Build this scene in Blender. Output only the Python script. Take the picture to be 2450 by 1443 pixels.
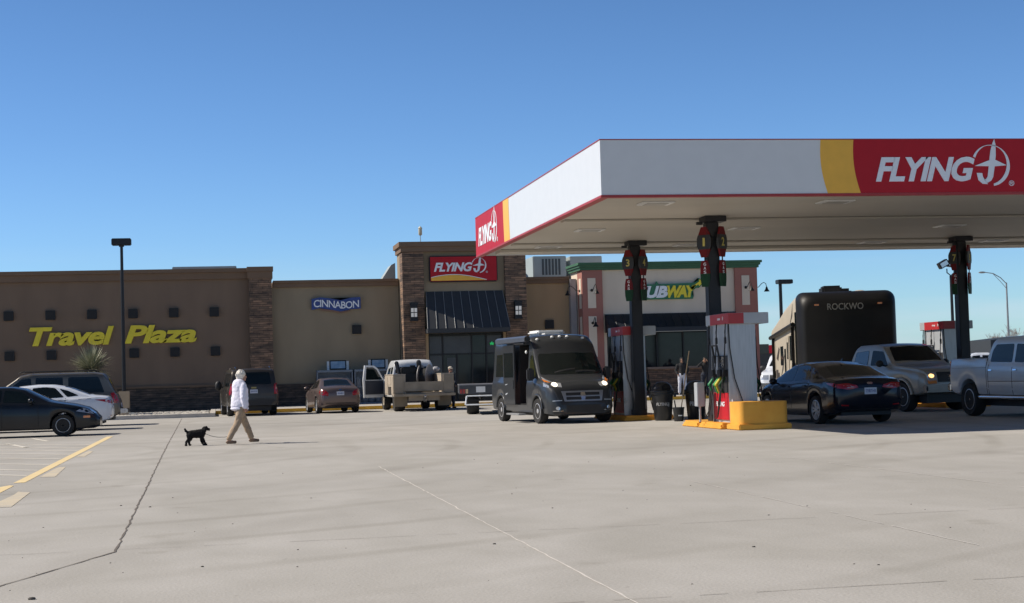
import bpy, bmesh, math, random
from mathutils import Vector, Matrix, noise
from mathutils.bvhtree import BVHTree
random.seed(7)
R = math.radians
scene = bpy.context.scene
for o in list(bpy.data.objects): bpy.data.objects.remove(o)
C = scene.collection

# ------------------------------------------------------------------ camera, sky, sun, exposure
CAM_H = 1.38
yaw, pitch, roll = 0.184207, 0.0453, -0.028665
f0 = Vector((math.sin(yaw), math.cos(yaw), 0)); r0 = Vector((math.cos(yaw), -math.sin(yaw), 0)); u0 = Vector((0, 0, 1))
fw = f0*math.cos(pitch) + u0*math.sin(pitch); up = u0*math.cos(pitch) - f0*math.sin(pitch)
rt = r0*math.cos(roll) + up*math.sin(roll); up2 = up*math.cos(roll) - r0*math.sin(roll)
cd = bpy.data.cameras.new('camera'); cam = bpy.data.objects.new('camera', cd); C.objects.link(cam)
cd.sensor_width = 36; cd.lens = 3822.9/2450*36; cd.clip_start = .1; cd.clip_end = 6000
m = Matrix((rt, up2, -fw)).transposed().to_4x4(); m.translation = Vector((0, 0, CAM_H)); cam.matrix_world = m
scene.camera = cam

SUN_EL = R(44.0)
to_sun = Vector((-.965, .262, 0)).normalized()*math.cos(SUN_EL) + Vector((0, 0, math.sin(SUN_EL)))
world = bpy.data.worlds.new('World'); scene.world = world; world.use_nodes = True
nt = world.node_tree; bg = nt.nodes['Background']
sky = nt.nodes.new('ShaderNodeTexSky'); sky.sky_type = 'NISHITA'; sky.sun_disc = False
sky.sun_elevation = SUN_EL; sky.sun_rotation = math.atan2(to_sun.x, to_sun.y)
sky.altitude = 900; sky.air_density = 1.15; sky.dust_density = .35; sky.ozone_density = 1.6
# a few thin clouds low over the horizon
tc = nt.nodes.new('ShaderNodeTexCoord'); mp = nt.nodes.new('ShaderNodeMapping'); mp.inputs['Scale'].default_value = (3.2, 3.2, 26)
nz = nt.nodes.new('ShaderNodeTexNoise'); nz.inputs['Scale'].default_value = 1.3; nz.inputs['Detail'].default_value = 7
cr = nt.nodes.new('ShaderNodeValToRGB'); cr.color_ramp.elements[0].position = .50; cr.color_ramp.elements[1].position = .78
sx = nt.nodes.new('ShaderNodeSeparateXYZ'); mr = nt.nodes.new('ShaderNodeMapRange')
mr.inputs[1].default_value = .0; mr.inputs[2].default_value = .085; mr.inputs[3].default_value = 1; mr.inputs[4].default_value = 0
mu = nt.nodes.new('ShaderNodeMath'); mu.operation = 'MULTIPLY'; mx = nt.nodes.new('ShaderNodeMixRGB'); mx.inputs[2].default_value = (4.2, 4.9, 5.6, 1)
L_ = nt.links.new
L_(tc.outputs['Generated'], mp.inputs[0]); L_(mp.outputs[0], nz.inputs[0]); L_(nz.outputs[0], cr.inputs[0])
L_(tc.outputs['Generated'], sx.inputs[0]); L_(sx.outputs[2], mr.inputs[0]); L_(cr.outputs[0], mu.inputs[0]); L_(mr.outputs[0], mu.inputs[1])
tr = nt.nodes.new('ShaderNodeValToRGB'); el = tr.color_ramp.elements      # clear, dry, deep blue desert air
el[0].position = 0; el[0].color = (.66, 1, 1, 1); el[1].position = 1; el[1].color = (.13, .17, .22, 1)
for p_, c_ in ((.02, (.45, .69, 1, 1)), (.08, (.41, .62, .95, 1)), (.15, (.37, .555, .84, 1)), (.23, (.335, .50, .735, 1)), (.42, (.20, .28, .39, 1))): e_ = el.new(p_); e_.color = c_
el[0].color = (.45, .65, 1, 1)
tm = nt.nodes.new('ShaderNodeMixRGB'); tm.blend_type = 'MULTIPLY'; tm.inputs[0].default_value = 1
L_(sx.outputs[2], tr.inputs[0]); L_(sky.outputs[0], tm.inputs[1]); L_(tr.outputs[0], tm.inputs[2])
L_(mu.outputs[0], mx.inputs[0]); L_(tm.outputs[0], mx.inputs[1]); L_(mx.outputs[0], bg.inputs[0])
bg.inputs[1].default_value = .137
sd = bpy.data.lights.new('sun', 'SUN'); sd.energy = 5.0; sd.angle = R(.53); sd.color = (1, .915, .80)
sun = bpy.data.objects.new('sun', sd); C.objects.link(sun); sun.location = (0, 0, 60)
sun.rotation_euler = to_sun.to_track_quat('Z', 'Y').to_euler()
vs = scene.view_settings; vs.view_transform = 'Standard'; vs.look = 'None'; vs.exposure = .14; vs.gamma = 1
scene.render.engine = 'CYCLES'

# ------------------------------------------------------------------ materials
MATS = {}
def mat(name, col, rough=.6, metal=0, var=.08, scale=3.0, bump=0, bscale=30, coat=0, emit=0, spec=.5, stretch=(1, 1, 1), col2=None, detail=5):
    if name in MATS: return MATS[name]
    M = bpy.data.materials.new(name); M.use_nodes = True; n = M.node_tree.nodes; l = M.node_tree.links.new; b = n['Principled BSDF']
    b.inputs['Roughness'].default_value = rough; b.inputs['Metallic'].default_value = metal; b.inputs['Specular IOR Level'].default_value = spec
    if coat: b.inputs['Coat Weight'].default_value = coat; b.inputs['Coat IOR'].default_value = 1.38; b.inputs['Coat Roughness'].default_value = .05
    t = n.new('ShaderNodeTexCoord'); mpn = n.new('ShaderNodeMapping'); mpn.inputs['Scale'].default_value = stretch
    l(t.outputs['Object'], mpn.inputs[0])
    z = n.new('ShaderNodeTexNoise'); z.inputs['Scale'].default_value = scale; z.inputs['Detail'].default_value = detail
    l(mpn.outputs[0], z.inputs[0])
    r = n.new('ShaderNodeValToRGB'); c2 = col2 or tuple(min(1, c*(1+var)) for c in col)
    c1 = col if col2 else tuple(c*(1-var) for c in col)
    r.color_ramp.elements[0].position = .3; r.color_ramp.elements[1].position = .7
    r.color_ramp.elements[0].color = (*c1, 1); r.color_ramp.elements[1].color = (*c2, 1)
    l(z.outputs[0], r.inputs[0]); l(r.outputs[0], b.inputs['Base Color'])
    if bump:
        z2 = n.new('ShaderNodeTexNoise'); z2.inputs['Scale'].default_value = bscale; z2.inputs['Detail'].default_value = 4
        l(mpn.outputs[0], z2.inputs[0]); bn = n.new('ShaderNodeBump'); bn.inputs['Strength'].default_value = bump; bn.inputs['Distance'].default_value = .02
        l(z2.outputs[0], bn.inputs['Height']); l(bn.outputs[0], b.inputs['Normal'])
    if emit:
        b.inputs['Emission Color'].default_value = (*col, 1); b.inputs['Emission Strength'].default_value = emit
    MATS[name] = M; return M

def paint(name, col, metal=.3, rough=.35, dirt=.06): return mat('paint_'+name, col, rough, metal, dirt, 1.5, coat=.5, spec=.35)
GLASS = mat('car_glass', (.008, .012, .012), .05, 0, .1, spec=.45)
GLASSB = mat('car_glass_blue', (.03, .045, .07), .08, 0, .2, spec=.8)
SHOPG = mat('shop_glass', (.016, .018, .02), .05, 0, .2, spec=.32)
BLACK = mat('black_metal', (.012, .012, .014), .45, .2, .15)
NAVY = mat('navy_black', (.012, .016, .024), .5, .1, .15)
RUBBER = mat('rubber', (.022, .021, .02), .85, 0, .2, bump=.2)
RIM = mat('alloy', (.50, .50, .51), .38, .35, .1)
STEELRIM = mat('steel_rim', (.30, .30, .32), .4, .6, .1)
CHROME = mat('chrome', (.7, .7, .72), .12, 1, .03)
PLAST = mat('dark_plastic', (.02, .02, .022), .6, 0, .1)
REDL = mat('red_lens', (.35, .008, .012), .15, 0, .1, coat=1)
CLEARL = mat('clear_lens', (.55, .57, .6), .12, .5, .1, coat=1)
AMBER = mat('amber_lens', (.75, .22, .03), .2, 0, .1, coat=1)
LAMPON = mat('lit_lamp', (1, .55, .2), .3, 0, 0, emit=2.2)
LAMPW = mat('marker_lens_white', (.85, .85, .82), .3, 0, .03)
PLATE = mat('number_plate_face', (.62, .64, .7), .5, 0, .1, 40)
PLATEC = mat('plate_letters', (.05, .08, .25), .5)
WHITE = mat('white_paint', (.78, .78, .77), .4, 0, .03)
FASCIA = mat('fascia_white', (.67, .675, .67), .3, .0, .02)
RED = mat('sign_red', (.44, .012, .022), .5, 0, .04, spec=.25)
YEL = mat('sign_yellow', (.86, .46, .045), .4, 0, .05)
LOGOW = mat('logo_white', (.8, .83, .86), .4, 0, .03)

# ------------------------------------------------------------------ mesh helpers
def link(name, me, mt=None, parent=None, loc=(0, 0, 0), rot=(0, 0, 0), smooth=None):
    if isinstance(me, bmesh.types.BMesh):
        b = me; me = bpy.data.meshes.new(name); b.normal_update(); b.to_mesh(me); b.free()
    if mt is not None and not len(me.materials):
        for q in (mt if isinstance(mt, (list, tuple)) else [mt]): me.materials.append(q)
    if smooth is not None:
        me.polygons.foreach_set('use_smooth', [True]*len(me.polygons)); me.set_sharp_from_angle(angle=R(smooth))
    o = bpy.data.objects.new(name, me); C.objects.link(o); o.parent = parent; o.location = loc; o.rotation_euler = rot
    return o
def tag(o, label=None, cat=None, group=None, kind=None):
    if label: o['label'] = label
    if cat: o['category'] = cat
    if group: o['group'] = group
    if kind: o['kind'] = kind
    return o
def thing(name, label, cat, loc=(0, 0, 0), rz=0, group=None):
    o = bpy.data.objects.new(name, None); C.objects.link(o); o.location = loc; o.rotation_euler = (0, 0, rz); o.empty_display_size = .3
    return tag(o, label, cat, group)
def copy_tree(o, parent=None):
    c = o.copy(); C.objects.link(c); c.parent = parent
    for ch in [x for x in ALLCH(o)]: copy_tree(ch, c)
    return c
def ALLCH(o): return list(o.children)

class MB:
    def __init__(s): s.b = bmesh.new(); s.mi = 0
    def _new(s, vs, fs):
        V = [s.b.verts.new(v) for v in vs]
        for f in fs:
            try: F = s.b.faces.new([V[i] for i in f]); F.material_index = s.mi
            except ValueError: pass
        return V
    def box(s, x0, x1, y0, y1, z0, z1, bev=0):
        if bev:
            b = bmesh.new(); bmesh.ops.create_cube(b, size=1)
            for v in b.verts: v.co = Vector(((x0+x1)/2+v.co.x*(x1-x0), (y0+y1)/2+v.co.y*(y1-y0), (z0+z1)/2+v.co.z*(z1-z0)))
            bmesh.ops.bevel(b, geom=b.edges[:], offset=bev, segments=2, affect='EDGES')
            s.merge(b); return s
        v = [(x, y, z) for z in (z0, z1) for y in (y0, y1) for x in (x0, x1)]
        s._new(v, [(0, 2, 3, 1), (4, 5, 7, 6), (0, 1, 5, 4), (1, 3, 7, 5), (3, 2, 6, 7), (2, 0, 4, 6)]); return s
    def merge(s, b, M=None):
        if M is not None: b.transform(M)
        b.verts.index_update(); s._new([v.co.copy() for v in b.verts], [[v.index for v in f.verts] for f in b.faces]); b.free(); return s
    def hexa(s, pts): # 8 points bottom 4 ccw, top 4
        s._new(pts, [(3, 2, 1, 0), (4, 5, 6, 7), (0, 1, 5, 4), (1, 2, 6, 5), (2, 3, 7, 6), (3, 0, 4, 7)]); return s
    def prism(s, poly, d0, d1, plane='xz'):
        def P(a, b, d): return {'xz': (a, d, b), 'yz': (d, a, b), 'xy': (a, b, d)}[plane]
        n = len(poly); vs = [P(a, b, d0) for a, b in poly] + [P(a, b, d1) for a, b in poly]
        V = s._new(vs, [(i, (i+1) % n, n+(i+1) % n, n+i) for i in range(n)])
        e0 = s.b.faces.new(V[:n]); e1 = s.b.faces.new(V[n:])
        e0.material_index = e1.material_index = s.mi
        bmesh.ops.triangulate(s.b, faces=[e0, e1]); return s
    def tube(s, pts, r, n=8, closed=False):
        pts = [Vector(p) for p in pts]; rs = r if isinstance(r, (list, tuple)) else [r]*len(pts); rings = []
        prev = None
        for i, p in enumerate(pts):
            d = (pts[min(i+1, len(pts)-1)] - pts[max(i-1, 0)]).normalized()
            a = prev if prev is not None else (Vector((0, 0, 1)) if abs(d.z) < .9 else Vector((1, 0, 0)))
            x = d.cross(a).normalized(); y = x.cross(d).normalized(); prev = y
            rings.append([p + x*math.cos(t)*rs[i] + y*math.sin(t)*rs[i] for t in [2*math.pi*k/n for k in range(n)]])
        vs = [q for rg in rings for q in rg]; fs = []
        for i in range(len(pts)-1):
            for k in range(n): fs.append((i*n+k, i*n+(k+1) % n, (i+1)*n+(k+1) % n, (i+1)*n+k))
        fs.append(tuple(range(n))[::-1]); fs.append(tuple((len(pts)-1)*n+k for k in range(n)))
        s._new(vs, fs); return s
    def lathe(s, prof, n=24, axis='z', c=(0, 0, 0), caps=True):
        vs = []; fs = []; c = Vector(c)
        for r, h in prof:
            for k in range(n):
                t = 2*math.pi*k/n; a, b = r*math.cos(t), r*math.sin(t)
                vs.append(c + Vector({'z': (a, b, h), 'y': (a, h, b), 'x': (h, a, b)}[axis]))
        for i in range(len(prof)-1):
            for k in range(n): fs.append((i*n+k, i*n+(k+1) % n, (i+1)*n+(k+1) % n, (i+1)*n+k))
        if caps: fs.append(tuple(range(n))[::-1]); fs.append(tuple((len(prof)-1)*n+k for k in range(n)))
        s._new(vs, fs); return s
    def ball(s, c, r, sc=(1, 1, 1), seg=16):
        b = bmesh.new(); bmesh.ops.create_uvsphere(b, u_segments=seg, v_segments=seg//2+2, radius=r)
        s.merge(b, Matrix.Translation(c) @ Matrix.Diagonal((*sc, 1))); return s
    def cap(s, p0, p1, ra, rb, seg=14):
        p0 = Vector(p0); p1 = Vector(p1)
        s.tube([p0, p1], [ra, rb], seg); s.ball(p0, ra, seg=seg); s.ball(p1, rb, seg=seg); return s
    def out(s, name, mt, parent=None, smooth=None, world=False, recalc=True):
        if recalc: bmesh.ops.recalc_face_normals(s.b, faces=s.b.faces[:])
        if world and parent is not None: s.b.transform(Matrix.Translation(-parent.location))
        return link(name, s.b, mt, parent, smooth=smooth)

def evaluated(o):
    dg = bpy.context.evaluated_depsgraph_get(); dg.update()
    return bpy.data.meshes.new_from_object(o.evaluated_get(dg))
def remeshed(mb, voxel, smooth_it=4, disp=0, dscale=30):
    bmesh.ops.recalc_face_normals(mb.b, faces=mb.b.faces[:])
    me = bpy.data.meshes.new('tmp'); mb.b.to_mesh(me); mb.b.free()
    o = bpy.data.objects.new('tmp', me); C.objects.link(o)
    md = o.modifiers.new('r', 'REMESH'); md.mode = 'VOXEL'; md.voxel_size = voxel
    sm = o.modifiers.new('s', 'SMOOTH'); sm.iterations = smooth_it; sm.factor = .6
    m2 = evaluated(o); bpy.data.objects.remove(o)
    if disp:
        nn = [v.normal.copy() for v in m2.vertices]
        for v, n_ in zip(m2.vertices, nn):
            v.co += n_*disp*(noise.noise(v.co*dscale)+.5*noise.noise(v.co*dscale*2.3))
    m2.polygons.foreach_set('use_smooth', [True]*len(m2.polygons)); return m2

def text_bm(s, x0, x1, z0, z1, depth=.03, bold=.0, shear=0., spacing=1.):
    cu = bpy.data.curves.new('t', 'FONT'); cu.body = s; cu.size = 1; cu.extrude = .02; cu.offset = bold; cu.shear = shear; cu.space_character = spacing; cu.resolution_u = 4
    o = bpy.data.objects.new('t', cu); C.objects.link(o); me = evaluated(o); bpy.data.objects.remove(o); bpy.data.curves.remove(cu)
    xs = [v.co.x for v in me.vertices]; ys = [v.co.y for v in me.vertices]; zs = [v.co.z for v in me.vertices]
    ax, bx, ay, by, az, bz = min(xs), max(xs), min(ys), max(ys), min(zs), max(zs)
    for v in me.vertices:
        v.co = Vector((x0+(v.co.x-ax)/(bx-ax)*(x1-x0), -(v.co.z-az)/max(1e-6, bz-az)*depth, z0+(v.co.y-ay)/(by-ay)*(z1-z0)))
    b = bmesh.new(); b.from_mesh(me); bpy.data.meshes.remove(me); return b   # front faces -Y, back at y=0
def add_text(name, s, mt, parent, x0, x1, z0, z1, depth=.03, bold=0, shear=0, spacing=1, M=None):
    b = text_bm(s, x0, x1, z0, z1, depth, bold, shear, spacing)
    if M is not None: b.transform(M)
    return link(name, b, mt, parent)

def jet_logo(b, ox, oz, s, y0, y1):
    """ring, aircraft and J of the fuel brand in units of the photograph's close-up; origin at foot of the lettering"""
    def T(p): return (ox+(p[0]-1145)*s, oz+(500-p[1])*s)
    def poly(ps): b.prism([T(p) for p in ps], y0, y1)
    ring_o, ring_i = [], []
    for k in range(41):
        a = R(-82 + k*(236/40)); t = 5+25*max(0, math.cos(a+R(28)))**1.2 + (17*max(0, (k-32)/8) if k > 32 else 0)
        ro = 168; ring_o.append((2138+ro*math.cos(a), 372-ro*math.sin(a))); ring_i.append((2138+(ro-t)*math.cos(a), 372-(ro-t)*math.sin(a)))
    for k in range(40):
        poly([ring_o[k], ring_o[k+1], ring_i[k+1], ring_i[k]])
    poly([(2178, 158), (2188, 200), (2186, 290), (2174, 375), (2156, 465), (2138, 496), (2108, 512), (2084, 506), (2078, 486), (2094, 482), (2108, 462), (2122, 380), (2130, 320), (2142, 250), (2162, 190)])
    y0 -= .0012; y1 -= .0012
    poly([(1998, 376), (2122, 331), (2186, 329), (2278, 371), (2182, 379), (2120, 378)])
    poly([(2014, 432), (2062, 434), (2066, 462), (2082, 492), (2108, 524), (2062, 521), (2026, 490)])
def flying_logo(name, parent, x0, zf, s, y, M=None, depth=.02, mt=LOGOW, label=None):
    """lettering x0..: s = metres per close-up unit"""
    mb = MB(); jet_logo(mb, x0, zf, s, y-depth, y)
    t = text_bm('FLYING', x0, x0+855*s, zf, zf+200*s, depth, .035, .28, .92); t.transform(Matrix.Translation((0, y, 0))); mb.merge(t)
    t = text_bm('®', x0+1147*s, x0+1193*s, zf-40*s, zf+5*s, depth, 0, 0); t.transform(Matrix.Translation((0, y, 0))); mb.merge(t)
    bmesh.ops.recalc_face_normals(mb.b, faces=mb.b.faces[:])
    if M is not None: mb.b.transform(M)
    return link(name, mb.b, mt, parent)

# ------------------------------------------------------------------ ground
def ground_mat(name, c1, c2, big=.07, rough=.85):
    M = bpy.data.materials.new(name); M.use_nodes = True; n = M.node_tree.nodes; l = M.node_tree.links.new; b = n['Principled BSDF']
    b.inputs['Roughness'].default_value = rough; b.inputs['Specular IOR Level'].default_value = .25
    t = n.new('ShaderNodeTexCoord')
    def nzn(scale, st=(1, 1, 1), det=6, dist=0):
        mp_ = n.new('ShaderNodeMapping'); mp_.inputs['Scale'].default_value = st; l(t.outputs['Object'], mp_.inputs[0])
        z = n.new('ShaderNodeTexNoise'); z.inputs['Scale'].default_value = scale; z.inputs['Detail'].default_value = det; z.inputs['Distortion'].default_value = dist
        l(mp_.outputs[0], z.inputs[0]); return z.outputs[0]
    def ramp(src, p0, p1, a=(0, 0, 0, 1), e=(1, 1, 1, 1)):
        r = n.new('ShaderNodeValToRGB'); r.color_ramp.elements[0].position = p0; r.color_ramp.elements[1].position = p1
        r.color_ramp.elements[0].color = a; r.color_ramp.elements[1].color = e; l(src, r.inputs[0]); return r.outputs[0]
    def mix(kind, fac, a, c):
        x = n.new('ShaderNodeMixRGB'); x.blend_type = kind
        if isinstance(fac, float): x.inputs[0].default_value = fac
        else: l(fac, x.inputs[0])
        l(a, x.inputs[1])
        if isinstance(c, tuple): x.inputs[2].default_value = c
        else: l(c, x.inputs[2])
        return x.outputs[0]
    base = ramp(nzn(big, (1, 1.6, 1), 6, .6), .32, .68, (*c1, 1), (*c2, 1))
    base = mix('MULTIPLY', 1.0, base, ramp(nzn(.55, (1, .55, 1), 7, 1.2), .3, .72, (.90, .897, .88, 1), (1.06, 1.06, 1.065, 1)))
    base = mix('MULTIPLY', 1.0, base, ramp(nzn(2.2, (1, .5, 1), 8), .25, .75, (.95, .95, .945, 1), (1.03, 1.03, 1.03, 1)))
    base = mix('MULTIPLY', 1.0, base, ramp(nzn(38, (1, 1, 1), 3), .3, .7, (.91, .91, .90, 1), (1.06, 1.06, 1.06, 1)))
    # dark oily spots and pale scuffs
    base = mix('MULTIPLY', 1.0, base, ramp(nzn(1.3, (1, 1, 1), 2), .26, .31, (.9, .895, .88, 1), (1, 1, 1, 1)))
    base = mix('MULTIPLY', 1.0, base, ramp(nzn(17, (1, 1, 1), 2), .235, .265, (.62, .6, .56, 1), (1, 1, 1, 1)))
    base = mix('MIX', ramp(nzn(.9, (1, .35, 1), 3), .735, .76), base, (.60, .57, .53, 1))
    # sweeping tyre arcs, barely darker
    w = n.new('ShaderNodeTexWave'); w.wave_type = 'RINGS'; w.rings_direction = 'Z'; w.inputs['Scale'].default_value = .09; w.inputs['Distortion'].default_value = 4; w.inputs['Detail'].default_value = 3
    mpw = n.new('ShaderNodeMapping'); mpw.inputs['Location'].default_value = (-22, -4, 0); l(t.outputs['Object'], mpw.inputs[0]); l(mpw.outputs[0], w.inputs[0])
    mk = ramp(nzn(.12, (1, 1, 1), 3), .42, .62)
    base = mix('MIX', mk, base, mix('MULTIPLY', 1.0, base, ramp(w.outputs[0], .02, .16, (.89, .885, .875, 1), (1, 1, 1, 1))))
    w2 = n.new('ShaderNodeTexWave'); w2.wave_type = 'RINGS'; w2.rings_direction = 'Z'; w2.inputs['Scale'].default_value = .16; w2.inputs['Distortion'].default_value = 2.5; w2.inputs['Detail'].default_value = 2
    mpw2 = n.new('ShaderNodeMapping'); mpw2.inputs['Location'].default_value = (9, -34, 0); l(t.outputs['Object'], mpw2.inputs[0]); l(mpw2.outputs[0], w2.inputs[0])
    base = mix('MIX', ramp(nzn(.09, (1, 1, 1), 3, .3), .45, .6), base, mix('MULTIPLY', 1.0, base, ramp(w2.outputs[0], .0, .09, (.88, .875, .86, 1), (1, 1, 1, 1))))
    l(base, b.inputs['Base Color'])
    bn = n.new('ShaderNodeBump'); bn.inputs['Strength'].default_value = .35; bn.inputs['Distance'].default_value = .01
    l(nzn(45, (1, 1, 1), 4), bn.inputs['Height']); l(bn.outputs[0], b.inputs['Normal'])
    return M
CONC = ground_mat('concrete_lot', (.372, .356, .33), (.455, .436, .407))
TERR = mat('dry_grassland', (.22, .19, .12), .95, 0, .3, .05, col2=(.30, .26, .17))
b = MB(); b._new([(-2500, -2500, -.02), (2500, -2500, -.02), (2500, 2500, -.02), (-2500, 2500, -.02)], [(0, 1, 2, 3)]); tag(b.out('terrain', TERR, recalc=False), kind='structure')
b = MB(); b._new([(-140, -90, 0), (140, -90, 0), (140, 170, 0), (-140, 170, 0)], [(0, 1, 2, 3)]); tag(b.out('concrete_pavement', CONC, recalc=False), kind='structure')
JD = mat('joint_sealant', (.14, .12, .10), .9, 0, .3, 8); JL = mat('joint_mortar', (.62, .585, .54), .9, 0, .1, 8)
JF = mat('joint_faint', (.30, .275, .245), .9, 0, .15, 8)
def joint(pts, w, mt, dash=0, jit=.006, z=.004):
    b = MB(); rnd = random.Random(len(pts)*7+int(pts[0][0]*100))
    for (x0, y0), (x1, y1) in zip(pts, pts[1:]):
        L = math.hypot(x1-x0, y1-y0); n = max(2, int(L/.18)); nx, ny = -(y1-y0)/L, (x1-x0)/L; prev = None
        for i in range(n+1):
            t = i/n; cx = x0+(x1-x0)*t; cy = y0+(y1-y0)*t; j = rnd.gauss(0, jit); ww = w*(.6+rnd.random()*.8)/2
            a = ((cx+nx*(j+ww), cy+ny*(j+ww), z), (cx+nx*(j-ww), cy+ny*(j-ww), z))
            if prev and not (dash and rnd.random() < dash): b._new([prev[0], prev[1], a[1], a[0]], [(0, 1, 2, 3)])
            prev = a
    tag(b.out('pavement_joint', mt, recalc=False), kind='structure')
joint([(-1.35, 64), (-1.1, 36), (-.85, 13.7), (-1.02, 13.2), (-1.9, 10.6)], .017, JD)
joint([(2.46, 25), (2.42, 5)], .013, JL, 0, .004); joint([(5.72, 19), (5.5, 7)], .012, JL, .18, .004); joint([(8.45, 24), (8.65, 10)], .014, JL, .3)
joint([(-9, 13.86), (2.4, 13.88), (9, 13.8)], .010, JF, .3); joint([(-2, 9.4), (9, 9.5)], .010, JF, .35)
joint([(-2.9, 23.9), (-8, 23.5)], .02, JF, .2)
for yy in (18.4, 28.5): joint([(-.8, yy), (14, yy)], .009, JF, .6)

def strip(name, pts, mt, z=.004):
    b = MB(); b._new([(x, y, z) for x, y in pts], [tuple(range(len(pts)))]); return b.out(name, mt, recalc=False)
YLINE = mat('faded_yellow_paint', (.70, .55, .29), .8, 0, .1, 5, col2=(.78, .62, .34)); CREAM = mat('faded_white_paint', (.66, .62, .54), .8, 0, .1, 2.5, detail=8)
GHOST = mat('worn_yellow_paint', (.47, .43, .36), .9, 0, .1, 3, col2=(.60, .51, .36), detail=9)
def mark(*a, **k): tag(strip(*a, **k), kind='structure')
mark('road_marking', [(-2.93, 24.25), (-2.77, 24.3), (-2.77, 44.6), (-2.93, 44.6)], YLINE)
mark('road_marking', [(-3.0, 15), (-2.84, 15), (-2.84, 23.6), (-2.92, 23.75), (-3.0, 23.4)], YLINE)
for y_ in (26.2, 27.7, 29.6, 31.8, 33.7, 35.5, 37.1, 38.9):
    mark('road_marking', [(-2.95, y_-.09), (-2.95, y_+.09), (-6.2, y_+3.35), (-6.2, y_+3.17)], CREAM)
mark('road_marking', [(-5.2, 41.5), (-4.36, 38.35), (-4.27, 38.45), (-5.1, 41.6)], CREAM); mark('road_marking', [(-4.98, 45.1), (-4.3, 42.4), (-4.22, 42.5), (-4.9, 45.2)], CREAM)
for ps in ([(-2.70, 25.6), (-2.46, 25.5), (-2.57, 28.5), (-2.68, 28.5), (-2.7, 28.2)], [(-2.66, 19.5), (-2.37, 19.4), (-2.44, 22), (-2.62, 22.2), (-2.60, 21.6)], [(-2.72, 32.5), (-2.56, 32.4), (-2.58, 34.9), (-2.7, 35.2)]):
    mark('road_marking', ps, GHOST)
CUT = mat('dark_scuff', (.1, .09, .08), .9)
b = MB()
for x, y, s in [(-1.21, 10.9, .022), (-.13, 12.3, .011), (4.03, 11.8, .012), (-.76, 18.5, .013), (-1.1, 18.9, .012), (2.2, 12.9, .012)] + [(random.uniform(-3, 8), random.uniform(9.5, 26), random.uniform(.003, .009)) for _ in range(70)]:
    b.ball((x, y, s*.3), s, (1.3, .9, .5), 6)
tag(b.out('gravel_bits', CUT, smooth=60), 'scattered small dark pebbles and crumbs on the sunlit concrete lot', 'debris', kind='stuff')

# raised sidewalk, kerb, planter bed
SIDE = mat('sidewalk_concrete', (.42, .40, .37), .85, 0, .08, 2, bump=.2)
b = MB(); b.box(-.05, 44, 70.5, 77.6, -.1, .15); tag(b.out('sidewalk', SIDE), kind='structure')
KY = mat('kerb_yellow', (.62, .36, .04), .7, 0, .2, 3)
b = MB(); b.box(-.05, 44, 70.3, 70.497, -.1, .152, .01); tag(b.out('kerb', KY), kind='structure')
KG = mat('kerb_grey', (.48, .45, .41), .8, 0, .1, 3)
b = MB(); b.box(-30, -.06, 65.6, 65.8, -.1, .15, .02); b.box(-.26, -.06, 65.8, 77.5, -.1, .149); tag(b.out('kerb', KG), kind='structure')
SOIL = mat('planter_soil', (.36, .33, .28), .95, 0, .2, 6); b = MB(); b.box(-30, -.262, 65.802, 77.5, -.1, .09); tag(b.out('planter_bed', SOIL), kind='structure')
b = MB(); rg = random.Random(4)
for i in range(2600):
    x = rg.uniform(-8, -.35); y = 65.85+rg.random()**1.6*7; s = rg.uniform(.03, .075); b.ball((x, y, .09+s*.3), s, (1.2, 1, .7), 5)
tag(b.out('gravel', mat('white_gravel', (.5, .47, .42), .9, 0, .25, 9), smooth=40), 'pale gravel filling the planter bed behind the kerb', 'gravel', kind='stuff')

# ------------------------------------------------------------------ building
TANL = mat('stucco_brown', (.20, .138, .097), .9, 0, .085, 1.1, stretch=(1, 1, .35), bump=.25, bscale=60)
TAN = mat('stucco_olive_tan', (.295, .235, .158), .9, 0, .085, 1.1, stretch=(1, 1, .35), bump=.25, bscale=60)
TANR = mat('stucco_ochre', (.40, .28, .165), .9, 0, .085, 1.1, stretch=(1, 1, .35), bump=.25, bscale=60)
CORN = mat('cornice_brown', (.185, .12, .078), .85, 0, .06, 1)
CREAMW = mat('stucco_cream', (.66, .56, .45), .9, 0, .06, 1.1, stretch=(1, 1, .35), bump=.25, bscale=60)
PINK = mat('stucco_terracotta', (.34, .145, .115), .9, 0, .05, .6, bump=.25, bscale=60)
GREEN = mat('cornice_green', (.04, .12, .058), .6, 0, .08, 2)
GREY = mat('stucco_grey', (.33, .32, .33), .9, 0, .05, .6)
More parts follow.
